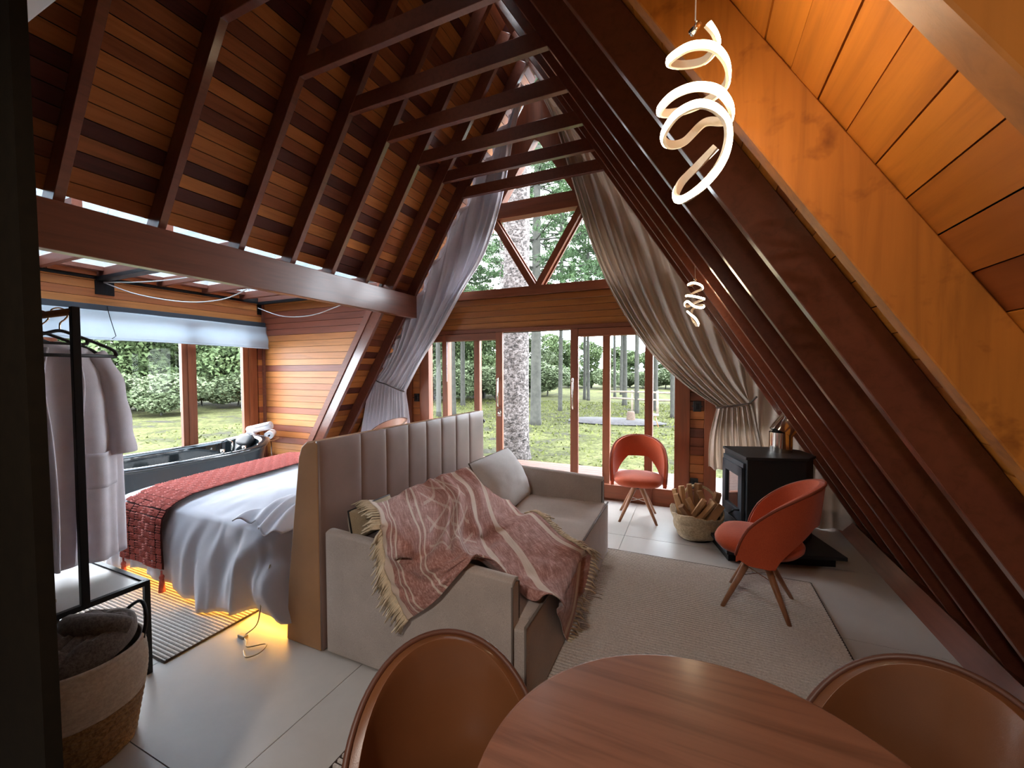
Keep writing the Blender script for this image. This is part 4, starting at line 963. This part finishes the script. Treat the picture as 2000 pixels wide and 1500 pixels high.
def robe(x, yc, lab, w=.24, z1=.52, sleeve=True):
    e = empty('bathrobe', (x, yc, 1.70)); tag(e, lab, 'robe')
    def body(u, v):   # u around, v down
        a = 2*PI*u; z = lerp(1.765, z1, v); hw = lerp(.13, w, min(1, v*7)**.6)*(1+.06*v); sh_ = .045*(1-min(1, v*5))
        dp = .045+.03*math.sin(v*3); pl = .012*math.sin(a*7+v*2)*min(1, v*3)+.010*math.sin(a*13+1)*v
        y = math.cos(a)*(hw+pl); xx = math.sin(a)*(dp+pl)
        return V(x+xx, yc+y, z-abs(y)*.30*(1-min(1, v*3))+.01*math.sin(a*5)*v)
    ob = MB().grid(body, 96, 44, True).build('body', M['robe'], None, True, solid=.006); put(ob, e)
    def lapel(s):
        return MB().tube(spline([(x+.055, yc+s*.05, 1.725), (x+.075, yc+s*.075, 1.55), (x+.085, yc+s*.055, 1.25), (x+.09, yc+s*.045, .9), (x+.09, yc+s*.05, z1+.02)], 30), .030, 8, flat=.35)
    for s in (-1, 1): put(lapel(s).build('lapel', M['robe'], None, True), e)
    for s in (-1, 1):
        sl = MB().tube(spline([(x, yc+s*.155, 1.705), (x+.01, yc+s*.215, 1.56), (x+.0, yc+s*.245, 1.33), (x+.01, yc+s*.255, 1.13)], 26), lambda t: .046+.026*t+.004*math.sin(t*22), 18, cap=False)
        put(sl.build('sleeve', M['robe'], None, True, solid=.005), e)
    def pk(u, v):
        q = body(lerp(.20, .06, u), lerp(.50, .66, v)); return V(q.x+.010, q.y+.004, q.z)
    put(MB().grid(pk, 12, 10).build('pocket', M['robe'], None, True, solid=.006), e)
    return e
robe(-3.08, 1.00, 'white bathrobe hanging nearest the rack post, one sleeve and pocket showing', z1=.55)
robe(-3.30, .86, 'white bathrobe hanging behind the nearer one, against the dark partition', z1=.60)
pg = MB().obox((-2.80, .86, .505), (.018, .004, 0), (-.004, .018, 0), (0, 0, .008)).tube([(-2.80, .86, .512), (-2.775, .845, .512)], .003, 6).tube([(-2.81, .85, .512), (-2.785, .835, .512)], .003, 6).build('plug_adapter', M['clear_cable'], None, bevel=.002)
tag(pg, 'small grey plug adapter lying on the pale rack shelf', 'adapter')
# blanket basket -----------------------------------------------------------------
BB = V(-2.36, .80, 0)
bb_ = empty('storage_basket', BB); tag(bb_, 'tall two-tone basket, cream rope over brown jute, below the rack', 'basket')
MB().grid(lambda u, v: V(math.cos(2*PI*u)*(.205+.012*math.sin(PI*v)+.003*math.sin(v*60)), math.sin(2*PI*u)*(.205+.012*math.sin(PI*v)+.003*math.sin(v*60)), lerp(.21, .43, v)), 56, 40, True).build('rope_band', M['basket_rope'], bb_, True, solid=.010)
MB().grid(lambda u, v: V(math.cos(2*PI*u)*(.17+.035*v+.004*math.sin(v*50+u*60)), math.sin(2*PI*u)*(.17+.035*v+.004*math.sin(v*50+u*60)), lerp(.0, .212, v)), 72, 36, True).build('jute_base', M['basket_jute'], bb_, True, solid=.010)
MB().lathe([(0, .01), (.172, .01)], n=32).build('bottom', M['basket_jute'], bb_)
MB().tube(spline([(-.10, .18, .40), (-.09, .20, .47), (0, .22, .53), (.09, .20, .49), (.11, .175, .40)], 24), .008, 8).build('handle', M['black_metal'], bb_, True)
hs = MB().tube([V(.205*math.cos(a), .205*math.sin(a), .36)*1.0 for a in [-1.5+.07*i for i in range(9)]], .013, 8)
hs.v = [(x*1.06, y*1.06, z) for x, y, z in hs.v]; hs.build('handle', M['basket_rope'], bb_, True)
pb = MB()
def plush(u, v):
    a = 2*PI*u; r = .19*math.sin(v*PI/2)**.8; z = .40+.115*math.cos(v*PI/2)**.7+.05*math.cos(a-1.4)*math.sin(v*PI/2)
    w = .026*abs(math.sin(r*38+a*1.2+2.5*hnoise(math.cos(a)*2, r*9)))+.022*hnoise(r*math.cos(a)*14, r*math.sin(a)*14, 3)
    return V(BB.x+r*math.cos(a), BB.y+r*math.sin(a), z+w*(1-.6*v))
pb.grid(plush, 72, 36, True)
pb.tube(spline([(BB.x-.14, BB.y-.10, .45), (BB.x-.04, BB.y-.13, .49), (BB.x+.07, BB.y-.11, .47), (BB.x+.11, BB.y-.06, .45)], 24), lambda t: .035+.012*math.sin(t*PI), 12)
pb.tube(spline([(BB.x-.12, BB.y+.02, .50), (BB.x-.02, BB.y+.0, .535), (BB.x+.10, BB.y+.06, .53), (BB.x+.13, BB.y+.12, .50)], 24), lambda t: .034+.012*math.sin(t*PI), 12)
pb = pb.build('plush_blanket', M['fur'], None, True); tag(pb, 'dark grey plush blanket heaped in the two-tone basket', 'blanket')
# air conditioner
ac = MB().prism([(.425, 2.92), (.64, 2.885), (.715, 2.915), (.715, 3.18), (.66, 3.21), (.425, 3.21)], 'x', -2.75, -1.75).build('air_conditioner', M['white_plastic'], None, bevel=.01)
tag(ac, 'white wall unit with slotted underside high in the top left corner', 'air conditioner')
MB().box((-2.70, .47, 2.905), (-2.0, .60, 2.915)).build('louvre', M['white_plastic'], ac, bevel=.003)
pw2 = MB().box((-2.9, .392, 2.85), (-1.367, .42, 3.3)).build('wall_partition_upper', M['partition']); tag(pw2, kind='structure')

# pendants -------------------------------------------------------------------------
def pendant(name, loc, rz, lab, top_z, pts=None):
    e = empty(name, loc, rz); tag(e, lab, 'pendant light')
    N = 420
    def c(t):
        p = pts; q = spline_eval(p, t); return q
    P = spline([V(*p) for p in pts], N)
    body = MB(); dif = MB(); vb = []; vd = []
    for i, p in enumerate(P):
        t = (P[min(i+1, N-1)]-P[max(i-1, 0)]).normalized()
        o = V(p.x-.0, p.y-.0, 0)
        o = (o-t*o.dot(t)); o = o.normalized() if o.length > 1e-4 else t.orthogonal().normalized()
        s = t.cross(o)
        w = .0072
        vd.append([p+o*.002+s*w, p+o*.0055+s*w*.75, p+o*.0065, p+o*.0055-s*w*.75, p+o*.002-s*w])
        vb.append([p+o*.002+s*w*1.1, p+o*.002-s*w*1.1, p-o*.004-s*w*1.1, p-o*.004+s*w*1.1])
    def strip(rows, closed):
        n = len(rows[0]); vs2 = [q for r in rows for q in r]; fs = []
        for i in range(len(rows)-1):
            for k in range(n if closed else n-1): fs.append((i*n+k, i*n+(k+1) % n, (i+1)*n+(k+1) % n, (i+1)*n+k))
        fs += [tuple(range(n)), tuple((len(rows)-1)*n+k for k in range(n))]
        return MB().add(vs2, fs)
    strip(vb, True).build('channel', M['lamp_body'], e); strip(vd, True).build('diffuser', M['led'], e, True)
    p0 = P[0]
    MB().tube([p0+V(-.02, 0, .012), (-.004, 0, p0.z+.03), (0, 0, top_z-loc[2])], .0014, 5).build('cable', M['cable'], e)
    MB().cyl((-.012, 0, p0.z+.006), (.004, 0, p0.z+.022), .007, n=10).build('clamp', M['chrome'], e, True)
    return e
# two-and-a-half loops that tighten and open; local z measured from the lamp's top
def coil(spec):   # (angle deg, radius, z) ; angle measured from +x towards +y
    return [(math.cos(math.radians(a))*r, math.sin(math.radians(a))*r, z) for a, r, z in spec]
LP_ = [(455,165,-.02),(505,260,-.01),(515,340,.02),(430,420,.05),(290,410,.05),(195,365,.01),(215,325,-.03),(340,287,-.055),(480,330,-.05),(565,440,-.03),(590,550,0),(565,650,.03),(440,720,.055),(300,745,.05),(170,735,.02),(125,695,-.01),(220,610,-.045),(370,588,-.058),(520,650,-.05),(605,780,-.025),(608,880,.01),(560,890,.045),(440,870,.055),(300,975,.04),(190,970,.01),(155,890,-.02),(240,765,-.05),(380,718,-.058),(500,770,-.05),(585,890,-.04),(598,1040,-.04),(550,1190,-.045),(430,1325,-.04),(300,1398,-.01),(245,1370,.01),(285,1270,.03),(400,1170,.04),(520,1060,.03)]
A_ = [((1250+a/3.572-1358)*.00097*(.93+d)/.93, d, -2.300+1.6+(2.291+(48-b_/3.572)*.00098-1.6)*(.93+d)/.93) for a, b_, d in LP_]
pendant('pendant_lamp', (0, .93, 2.300), 0, 'large looping LED ribbon lamp hanging close at the upper right', 2.66, A_)
pendant('pendant_lamp', (.0, 3.375, 2.285), 2.5, 'small far LED ribbon lamp hanging in front of the right curtain', 2.385, A_)

# curtains ----------------------------------------------------------------------------
def bez(a, b_, c_, t): return a*(1-t)**2+b_*2*t*(1-t)+c_*t*t
def curtain(side, lab, inner, tie0, tie1, bot0, bot1, zb, npl, mat, ytie, loose=1.0, y=4.97):
    e = empty('curtain', (XC+side*1.5, y, 0)); tag(e, lab, 'curtain')
    z_top = 5.05
    def hx(z, off=-.03): return XC+side*((ZR-z)/SL-off)
    zlow = inner[-1][1]+.05
    zl = lerp(zlow, 0, 1-loose)
    def f(u, v):
        vt = .62
        pl = math.sin(2*PI*npl*u+1.3*math.sin(u*9)); pl2 = math.sin(2*PI*npl*2.3*u+1)
        zs = lerp(z_top, tie0[1]*1.0 if loose == 1 else .10, u**.9)
        S = V(hx(zs), 0, zs)
        T = V(lerp(tie0[0], tie1[0], u), 0, lerp(tie0[1], tie1[1], u))
        free = 0 if loose == 1 else max(0, (u-.60)/.40)
        if v < vt:
            t = v/vt
            if u < .001 or True:
                ip = inner; q = t*(len(ip)-1); k = min(int(q), len(ip)-2); tt = q-k
                P_ = [V(a, 0, b_) for a, b_ in ip]
                I = cr_(P_[max(k-1, 0)], P_[k], P_[k+1], P_[min(k+2, len(P_)-1)], tt)
            ctrl = V(lerp(S.x, T.x, .30), 0, lerp(S.z, T.z, .62))
            Q = bez(S, ctrl, T, t)
            w = max(0, 1-u*1.6)**1.3
            p = I*w+Q*(1-w)
            amp = lerp(.050, .024, t)
        else:
            t = (v-vt)/(1-vt); B = V(lerp(bot0, bot1, u), 0, zb+(.50*max(0, min(1, (.30-u)/.06)) if side > 0 else 0)+.02*hnoise(u*14, 1)); T2 = T
            p = T2.lerp(B, t); p.x += -side*.03*math.sin(PI*t)*(1-u)
            amp = lerp(.018, .045, min(1, t*2))
        if free:
            zz = lerp(S.z, .02, v); Fp = V(S.x-side*.0, 0, zz)
            p = p.lerp(Fp, min(1, free*1.6)); amp = lerp(amp, .035, free)
        head = math.exp(-v*60)
        return V(p.x, y+amp*pl+.008*pl2+.02*head*pl2-.03*math.sin(PI*v)*(1-u), p.z)
    ob = MB().grid(f, npl*22, 90).build('drape', mat, None, True, solid=.004); put(ob, e)
    # ruffled header along the slope
    def hd(u, v):
        a = f(u, 0); d = V(side*SL, 0, 1).normalized()
        return a+d*(v*.055)+V(0, .012*math.sin(2*PI*npl*3*u)*(.4+v), 0)
    put(MB().grid(hd, npl*20, 4).build('header', mat, None, True, solid=.003), e)
    # tie-back rope
    pts = [f(0, .62)+V(-side*.012, -.05, 0)]+[f(u, .62)+V(0, -.065, 0) for u in (.12, .3, .5, .7 if loose == 1 else .52)]
    if loose == 1: pts.append(f(.97, .62)+V(side*.05, -.02, .06))
    else: pts.append(V(hx(1.36, .05), y-.10, 1.33))
    put(MB().tube(spline(pts, 30), .009, 8).build('tie_back', M['tie'], None, True), e)
    return e
M['tie'] = plain('tie_rope', (.10, .08, .07), .9)
M['curtain_l'] = weave('curtain_linen', (.70, .61, .53), (.80, .72, .64), 300, .95, .2, 3, .2)
def translucent(m, col, f):
    t = m.node_tree; bs = t.nodes['Principled BSDF']; o = next(n for n in t.nodes if n.type == 'OUTPUT_MATERIAL')
    tr = t.nodes.new('ShaderNodeBsdfTranslucent'); tr.inputs['Color'].default_value = (*col, 1); mx = t.nodes.new('ShaderNodeMixShader'); mx.inputs[0].default_value = f
    t.links.new(bs.outputs[0], mx.inputs[1]); t.links.new(tr.outputs[0], mx.inputs[2]); t.links.new(mx.outputs[0], o.inputs['Surface'])
M['curtain_cool_lit'] = weave('curtain_linen_cool_lit', (.72, .70, .73), (.82, .80, .84), 300, .95, .2, 3, .2); translucent(M['curtain_cool_lit'], (.74, .72, .76), .35); translucent(M['curtain_l'], (.72, .63, .55), .35); translucent(M['blind'], (.55, .6, .65), .4); translucent(M['robe'], (.72, .68, .72), .35)  # cooler, paler linen copy: daylight on the left drape put into the colour
curtain(-1, 'left linen curtain drawn back with a dark tie, ruffled along the slope', [(-1.94, 5.25), (-2.12, 4.9), (-2.34, 3.9), (-2.60, 3.2), (-2.95, 2.72), (-3.30, 2.2), (-3.64, 1.77), (-3.93, 1.32)], (-3.93, 1.30), (-4.62, 1.52), -3.86, -4.95, .06, 11, M['curtain_cool_lit'], 1.3)
curtain(1, 'right linen curtain drawn back with a rope tie, falling behind the stove', [(-1.88, 5.25), (-1.62, 4.7), (-1.41, 4.02), (-1.20, 3.3), (-.92, 2.58), (-.50, 1.87), (-.10, 1.45), (.22, 1.22)], (.235, 1.20), (.80, 1.30), .16, 1.30, .03, 14, M['curtain_l'], 1.2, loose=0)

# ================================================================== unseen fill lamps added behind the camera to light the near side
for i, (p, e) in enumerate(FILL_LAMPS):
    q = MB().lathe([(0, 0), (.085, 0), (.10, .004), (.10, .03), (0, .03)], n=32).build('fill_lamp', M['white_plastic'], None, False); q.location = p
    tag(q, 'round white fill lamp added unseen behind the camera, %s' % ('over the table side', 'by the low right slope')[i], 'fill_lamp')
    ld = bpy.data.lights.new('fill_light', 'AREA'); ld.shape = 'DISK'; ld.size = .16; ld.energy = e; ld.color = (1, .90, .80)
    lo = bpy.data.objects.new('fill_light', ld); C.objects.link(lo); lo.parent = q; lo.location = (0, 0, -.01)

# ================================================================== outside
import numpy as np
GZ = -.42
def ground_z(x, y): 
    r = math.hypot(x+2, y-5); return GZ+.05*hnoise(x*.25, y*.25)+.03*hnoise(x*1.1, y*1.1, 2)+max(0, r-60)*.01
gm = MB()
def gf(u, v):
    x = lerp(-75, 35, u); y = lerp(-6, 85, v)
    return V(x, y, ground_z(x, y)-(.35 if (-6.8 < x < 2.4 and y < 5.2) else 0))
gm.grid(gf, 170, 150)
gd = gm.build('lawn', M['lawn'], None, True); tag(gd, kind='structure')
rng = np.random.default_rng(3)
def tri_mesh(name, P, m, parent=None):   # P: (n,3,3)
    n = len(P); me = bpy.data.meshes.new(name); me.vertices.add(n*3); me.vertices.foreach_set('co', P.reshape(-1).astype(np.float32))
    me.loops.add(n*3); me.loops.foreach_set('vertex_index', np.arange(n*3, dtype=np.int32)); me.polygons.add(n)
    me.polygons.foreach_set('loop_start', np.arange(0, n*3, 3, dtype=np.int32)); me.polygons.foreach_set('loop_total', np.full(n, 3, dtype=np.int32))
    me.update(calc_edges=True); me.materials.append(m); ob = bpy.data.objects.new(name, me); C.objects.link(ob)
    if parent is not None: ob.parent = parent
    return ob
def leaves_at(cen, size, flat=.5, thin=.5):
    n = len(cen); d = rng.normal(size=(n, 3)); d[:, 2] *= flat; d /= np.linalg.norm(d, axis=1)[:, None]
    e = rng.normal(size=(n, 3)); e -= d*(e*d).sum(1)[:, None]; e /= np.linalg.norm(e, axis=1)[:, None]
    s = size*rng.uniform(.6, 1.3, n)[:, None]
    return np.stack([cen-e*s*thin, cen+e*s*thin, cen+d*s], 1)
# grass tufts on the near lawn
cx = rng.uniform(-16, 1.5, 15000); cyy = 6.2+rng.power(1.4, 15000)*20
cz = np.array([ground_z(a, b_) for a, b_ in zip(cx, cyy)])
b0 = np.stack([cx, cyy, cz], 1); hgt = rng.uniform(.02, .07, 15000)*(1+.02*cyy); wv_ = rng.normal(size=(15000, 2))*.02
G_ = np.stack([b0-np.stack([wv_[:, 0], wv_[:, 1], 0*cz], 1), b0+np.stack([wv_[:, 0], wv_[:, 1], 0*cz], 1), b0+np.stack([wv_[:, 1]*1.5, wv_[:, 0]*1.5, hgt], 1)], 1)
M['grass'] = leaf_mat('grass_blades', [(.3, (.045, .055, .016)), (.6, (.080, .09, .028)), (.8, (.12, .12, .055))], 1)
tag(tri_mesh('grass_tufts', G_, M['grass']), 'short uneven grass tufts on the lawn outside', 'grass', kind='stuff')
# araucaria / pine with horizontal needle branches
def pine_parts(h, r, z0, whorls, rad, seed, up_=.15, spray=46):
    rr_ = random.Random(seed); tk = MB()
    tk.tube([(0, 0, -.1), (0, 0, .25), (.02, 0, 2), (rr_.uniform(-.1, .1), rr_.uniform(-.1, .1), h*.5), (rr_.uniform(-.15, .15), rr_.uniform(-.15, .15), h)], [r*1.35, r*1.08, r, r*.85, r*.4], 18)
    br = MB(); cs = []
    for w in range(whorls):
        z = z0+(h-z0)*w/(whorls-1); R = rad*(1-.55*(w/(whorls-1))**2)*rr_.uniform(.8, 1.1); nb = rr_.randint(5, 7); ph = rr_.uniform(0, 6)
        for k in range(nb):
            a = ph+2*PI*k/nb+rr_.uniform(-.2, .2); d = V(math.cos(a), math.sin(a), 0); dz = rr_.uniform(-.12, .05)
            pts = [d*R*t+V(0, 0, z+R*(dz*t+up_*t*t*t)-.0)+V(rr_.uniform(-1, 1), rr_.uniform(-1, 1), rr_.uniform(-1, 1))*.08*t for t in (0, .25, .5, .75, 1)]
            P = spline(pts, 9); br.tube(P, lambda t: .035*(1-t)+.008, 4, cap=False)
            for i in range(2, 9):
                p = P[i]; dd = (P[i]-P[i-1]).normalized(); sd = V(-dd.y, dd.x, 0)
                for s in (-1, 1):
                    L = R*.16*(1.15-i/10)*rr_.uniform(.7, 1.3)
                    q = p+(sd*s*.8+dd*.6+V(0, 0, rr_.uniform(-.15, .2)))*L
                    br.tube([p, p.lerp(q, .5)+V(0, 0, -.03), q], [.012, .010, .006], 3, cap=False)
                    for t in np.linspace(.1, 1.05, int(spray/8)): cs.append(list(p.lerp(q, float(t))))
    return tk, br, np.array(cs)
def pine(name, loc, h, r, z0, whorls, rad, seed, lab, grp=None, m=None, needle=.16, rep=5, rz=0):
    e = empty(name, loc, rz); tag(e, lab, 'tree', grp)
    tk, br, cs = pine_parts(h, r, z0, whorls, rad, seed)
    tk.build('trunk', m or M['thin_bark'], e, True); tag(br.build('branches', M['thin_bark'], e, True), kind='stuff')
    rep = int(rep*2.2); c_ = np.repeat(cs, rep, 0)+rng.normal(size=(len(cs)*rep, 3))*.05
    ob = tri_mesh('needles', leaves_at(c_, needle, 1.0, .10), M['needles'], e); tag(ob, kind='stuff')
    return e
def at_ground(x, y): return (x, y, ground_z(x, y))
big = pine('araucaria_tree', at_ground(-3.74, 8.57), 17, .31, 9.5, 6, 3.8, 2, 'huge flaky-barked trunk standing just outside the open door', m=M['big_bark'], rep=3)
fk = MB(); kr = random.Random(8)
for i in range(1500):   # flaking bark plates on the big trunk
    a = kr.uniform(PI, 2*PI+.4); z = kr.uniform(0, 7); w, h_ = kr.uniform(.015, .05), kr.uniform(.015, .045); rr2 = .31*(1.10 if z < .6 else (1.03-.01*z))
    n = V(math.cos(a), math.sin(a), 0); t_ = V(-n.y, n.x, 0); p = n*(rr2+.004)+V(0, 0, z); o_ = kr.uniform(.008, .03)
    fk.add([p-t_*w-V(0, 0, h_), p+t_*w-V(0, 0, h_*.6), p+t_*w*.8+V(0, 0, h_)+n*o_, p-t_*w*.7+V(0, 0, h_*.8)+n*o_*.8], [(0, 1, 2, 3)])
tag(fk.build('bark_flakes', M['big_bark'], big), kind='stuff')
pA = pine('araucaria_tree', at_ground(-5.45, 14.48), 13, .19, 4.9, 9, 4.2, 5, 'grey trunk directly behind the huge trunk, right side showing', rep=5)
pB = pine('pine_tree', at_ground(-6.06, 19.57), 15, .10, 6.2, 8, 3.6, 6, 'slim straight trunk in the middle of the open doorway', rep=5)
pB2 = copy_tree(pB); pB2.location = at_ground(-10.48, 15.49); pB2.rotation_euler.z = 2; pB2['label'] = 'slim trunk seen at the far left of the door glass'
for x, y, src, rz_, lb in ((-9.94, 15.9, pB, 4, 'thin trunk just right of the leftmost one in the left door glass'), (-6.86, 27.8, pB, 1, 'darker thin far trunk just right of the right door stile'), (-6.5, 27.4, pB, 2.2, 'pale thicker far trunk just right of the right door stile'),
                            (-5.52, 31.9, pB, 3, 'far trunk in the right glass pane, left of the pale fence end'), (-5.64, 35.6, pB, 5, 'thinnest distant trunk above the fence'),
                            (-2.40, 19.7, pB, 4.1, 'dark trunk at the right edge of the right glass pane'), (-1.74, 21.6, pB, .6, 'trunk in the narrow side light, left one'), (-.80, 18.8, pB, 2.7, 'trunk in the narrow side light, right one'),
                            (-8.4, 20.5, pA, .7, 'leaning tree behind the left door glass'), (-12.5, 21, pA, 5.2, 'dark pine far to the left of the door view'), (-3.6, 24, pA, 1.4, 'pine whose crown fills the right of the upper window')):
    c = copy_tree(src); c.location = at_ground(x, y); c.rotation_euler.z = rz_; c['label'] = lb; k_ = .7 if src is pA else 1.0; c.scale = (k_, k_, 1)
# leafy forest edge
def crown_pts(n, rx, rz, cz_, seed, blobs=9):
    g = np.random.default_rng(seed); out = []
    for b_ in range(blobs):
        a = g.uniform(0, 2*PI); rr2 = g.uniform(0, .65)*rx; c = np.array([math.cos(a)*rr2, math.sin(a)*rr2, lerp(.7, cz_+rz*.8, (b_+.5)/blobs)]); R = rx*g.uniform(.35, .55)
        d = g.normal(size=(n//blobs, 3)); d /= np.linalg.norm(d, axis=1)[:, None]; out.append(c+d*R*g.uniform(.75, 1.05, (n//blobs, 1))*np.array([1, 1, .8]))
    return np.concatenate(out)
protos = []
for i, (rx, rz2, cz2, n, mt, sz) in enumerate(((2.4, 2.2, 4.6, 19000, 'leaves', .15), (2.0, 3.0, 5.2, 19000, 'leaves2', .14), (2.6, 1.7, 3.6, 17000, 'leaves', .16), (1.7, 1.0, 1.1, 9000, 'leaves2', .12))):
    e = empty('leafy_tree' if i < 3 else 'shrub', (0, 0, -50)); g = leaves_at(crown_pts(n, rx, rz2, cz2, 20+i, 11 if i < 3 else 8), sz, .8)
    tag(tri_mesh('foliage', g, M[mt], e), kind='stuff')
    tk = MB(); 
    tk.tube([(0, 0, -.3), (.1, 0, 1.5), (0, .15, cz2)], [.12, .09, .05] if i < 3 else [.04, .03, .02], 8)
    tk.build('trunk', M['thin_bark'], e, True); protos.append(e)
used = [False]*4
fr_ = random.Random(12); placed = []
def nth(n):
    w = ('first second third fourth fifth sixth seventh eighth ninth tenth eleventh twelfth thirteenth fourteenth fifteenth sixteenth seventeenth eighteenth nineteenth twentieth').split()
    return w[n-1] if n <= 20 else w[n-21]+'-over-twenty'
def plant(k, x, y, s, lab, grp, cat='tree'):
    e = protos[k] if not used[k] else copy_tree(protos[k]); used[k] = True
    e.location = at_ground(x, y); e.rotation_euler.z = fr_.uniform(0, 6.28); e.scale = s; tag(e, lab, cat, grp); placed.append((math.atan2(x, y), e))
def topel(az):   # elevation of the tree tops seen from inside
    if az > -12: return .050
    if az > -17: return .075
    if az > -24: return .105
    return .19 if az > -45 else .15
az = 6.0
while az > -78:
    el = topel(az); far = az > -20; D = fr_.uniform(48, 56) if far else fr_.uniform(29, 35)
    if -24 < az <= -20: D = fr_.uniform(36, 42)
    a = math.radians(az); x, y = D*math.sin(a), D*math.cos(a); k = fr_.choice((0, 1, 2)); nat = (6.9, 8.4, 5.4)[k]
    hh = (1.6-GZ+el*D*fr_.uniform(.85, 1.15))/nat; w = max(hh, .9)*(1.15 if far else 1.05)
    left = az < -45
    plant(k, x, y, (w, w, hh), 'leafy tree in the dense tree line seen through the %s' % ('bath window' if left else 'glass door'), 'trees beyond the lawn, bath window side' if left else 'trees beyond the lawn, door side')
    D2 = D-fr_.uniform(2.5, 4.5); x, y = D2*math.sin(a+.03), D2*math.cos(a+.03); s_ = fr_.uniform(.8, 1.3)*(.8 if far else 1)
    plant(3, x, y, (s_*1.5, s_*1.5, s_), 'low bushy shrub at the foot of the tree line seen through the %s' % ('bath window' if left else 'glass door'), 'shrubs along the %s' % ('lawn behind the tub' if left else 'far lawn'), 'shrub')
    az -= (2.7 if far else 3.6)*fr_.uniform(.8, 1.2)
for k in range(4):
    if not used[k]: plant(k, -30, 30, (1, 1, 1), 'leafy tree in the dense tree line', 'trees beyond the lawn')
for grp in {e['group'] for a, e in placed}:
    L_ = sorted([q for q in placed if q[1]['group'] == grp], key=lambda q: q[0])
    for i, (a, e) in enumerate(L_):
        k = e['category']; w = 'behind the bath window' if ('bath' in grp or 'tub' in grp) else 'beyond the glass door'
        e['label'] = '%s %s from the left in the %s %s' % (nth(i+1), 'leafy tree' if k == 'tree' else 'low bushy shrub', 'tree line' if k == 'tree' else 'undergrowth', w)
# deck, fence, fire place
dk = MB().box((-5.6, GY+.27, -.34), (1.3, 7.0, -.075)).build('deck', M['dark_under']); tag(dk, 'reddish timber deck just outside the glass door', 'deck')
y = GY+.27
while y < 6.98:
    MB().box((-5.6, y+.004, -.075), (1.3, min(y+.14, 7.0), -.045)).build('plank', M['deck'], dk, bevel=.003, seg=1); y += .144
fn = empty('rail_fence', (-2.4, 19.6, GZ)); tag(fn, 'rustic fence of pale peeled logs beyond the fire pit', 'fence')
fa, fb = V(-3.75, 20.1, 0), V(-.3, 19.0, 0)
for t in (0, .33, .66, 1):
    p = fa.lerp(fb, t); put(MB().tube([(p.x, p.y, GZ-.1), (p.x, p.y, GZ+1.12)], .055, 10).build('post', M['pale_log'], None, True), fn)
for z_, o_ in ((GZ+1.02, .02), (GZ+.72, -.03)):
    put(MB().tube([fa+V(-.2, 0, z_), fa.lerp(fb, .5)+V(0, 0, z_+o_), fb+V(.2, 0, z_)], .045, 10).build('rail', M['pale_log'], None, True), fn)
pt_ = MB()
rp_ = [V(-2.9+1.9*math.cos(a)*(1+.1*hnoise(math.cos(a)*2, math.sin(a)*2)), 16.3+.95*math.sin(a), 0) for a in [2*PI*i/36 for i in range(36)]]
pt_.add([V(-2.9, 16.3, GZ+.12)]+[V(p.x, p.y, GZ+.02) for p in rp_]+[V(-2.9+(p.x+2.9)*.8, 16.3+(p.y-16.3)*.8, GZ+.11) for p in rp_], [(0, 37+i, 37+(i+1) % 36) for i in range(36)]+[(1+i, 1+(i+1) % 36, 37+(i+1) % 36, 37+i) for i in range(36)])
pt_ = pt_.build('fire_pit', M['soil'], None, True); tag(pt_, 'oval patch of grey gravel on the lawn', 'gravel')
sm = MB().lathe([(.19, 0), (.17, .06), (.15, .30), (.13, .36), (0, .36)], n=16).build('tree_stump', M['bark'], None, True); sm.location = (-2.22, 16.4, GZ+.08); tag(sm, 'dark tree stump standing on the grey gravel', 'stump')
sl_ = empty('log_stool', (-1.30, 15.2, GZ+.03)); tag(sl_, 'small round stool with splayed legs near the gravel patch', 'stool')
MB().lathe([(0, .40), (.19, .40), (.20, .42), (.20, .46), (0, .46)], n=20).build('seat', M['pale_log'], sl_, True)
for k in range(3):
    a = k*2.1+.4; MB().tube([(.08*math.cos(a), .08*math.sin(a), .41), (.19*math.cos(a), .19*math.sin(a), 0)], .018, 6).build('leg', M['leg_wood'], sl_, True)
bs_2 = MB().tube(spline([(-5.2, 11.5, GZ), (-5.25, 11.5, .2), (-5.1, 11.5, .8), (-4.85, 11.5, 1.5)], 14), lambda t: .018*(1-.7*t)+.003, 6)
bs_2.tube([(-5.12, 11.5, .75), (-5.35, 11.5, 1.4)], [.010, .003], 5).tube([(-5.0, 11.5, 1.1), (-4.7, 11.5, 1.35)], [.008, .002], 5)
tag(bs_2.build('bare_sapling', M['bark'], None, True), 'bare thin sapling bending right, seen through the left door glass', 'sapling')
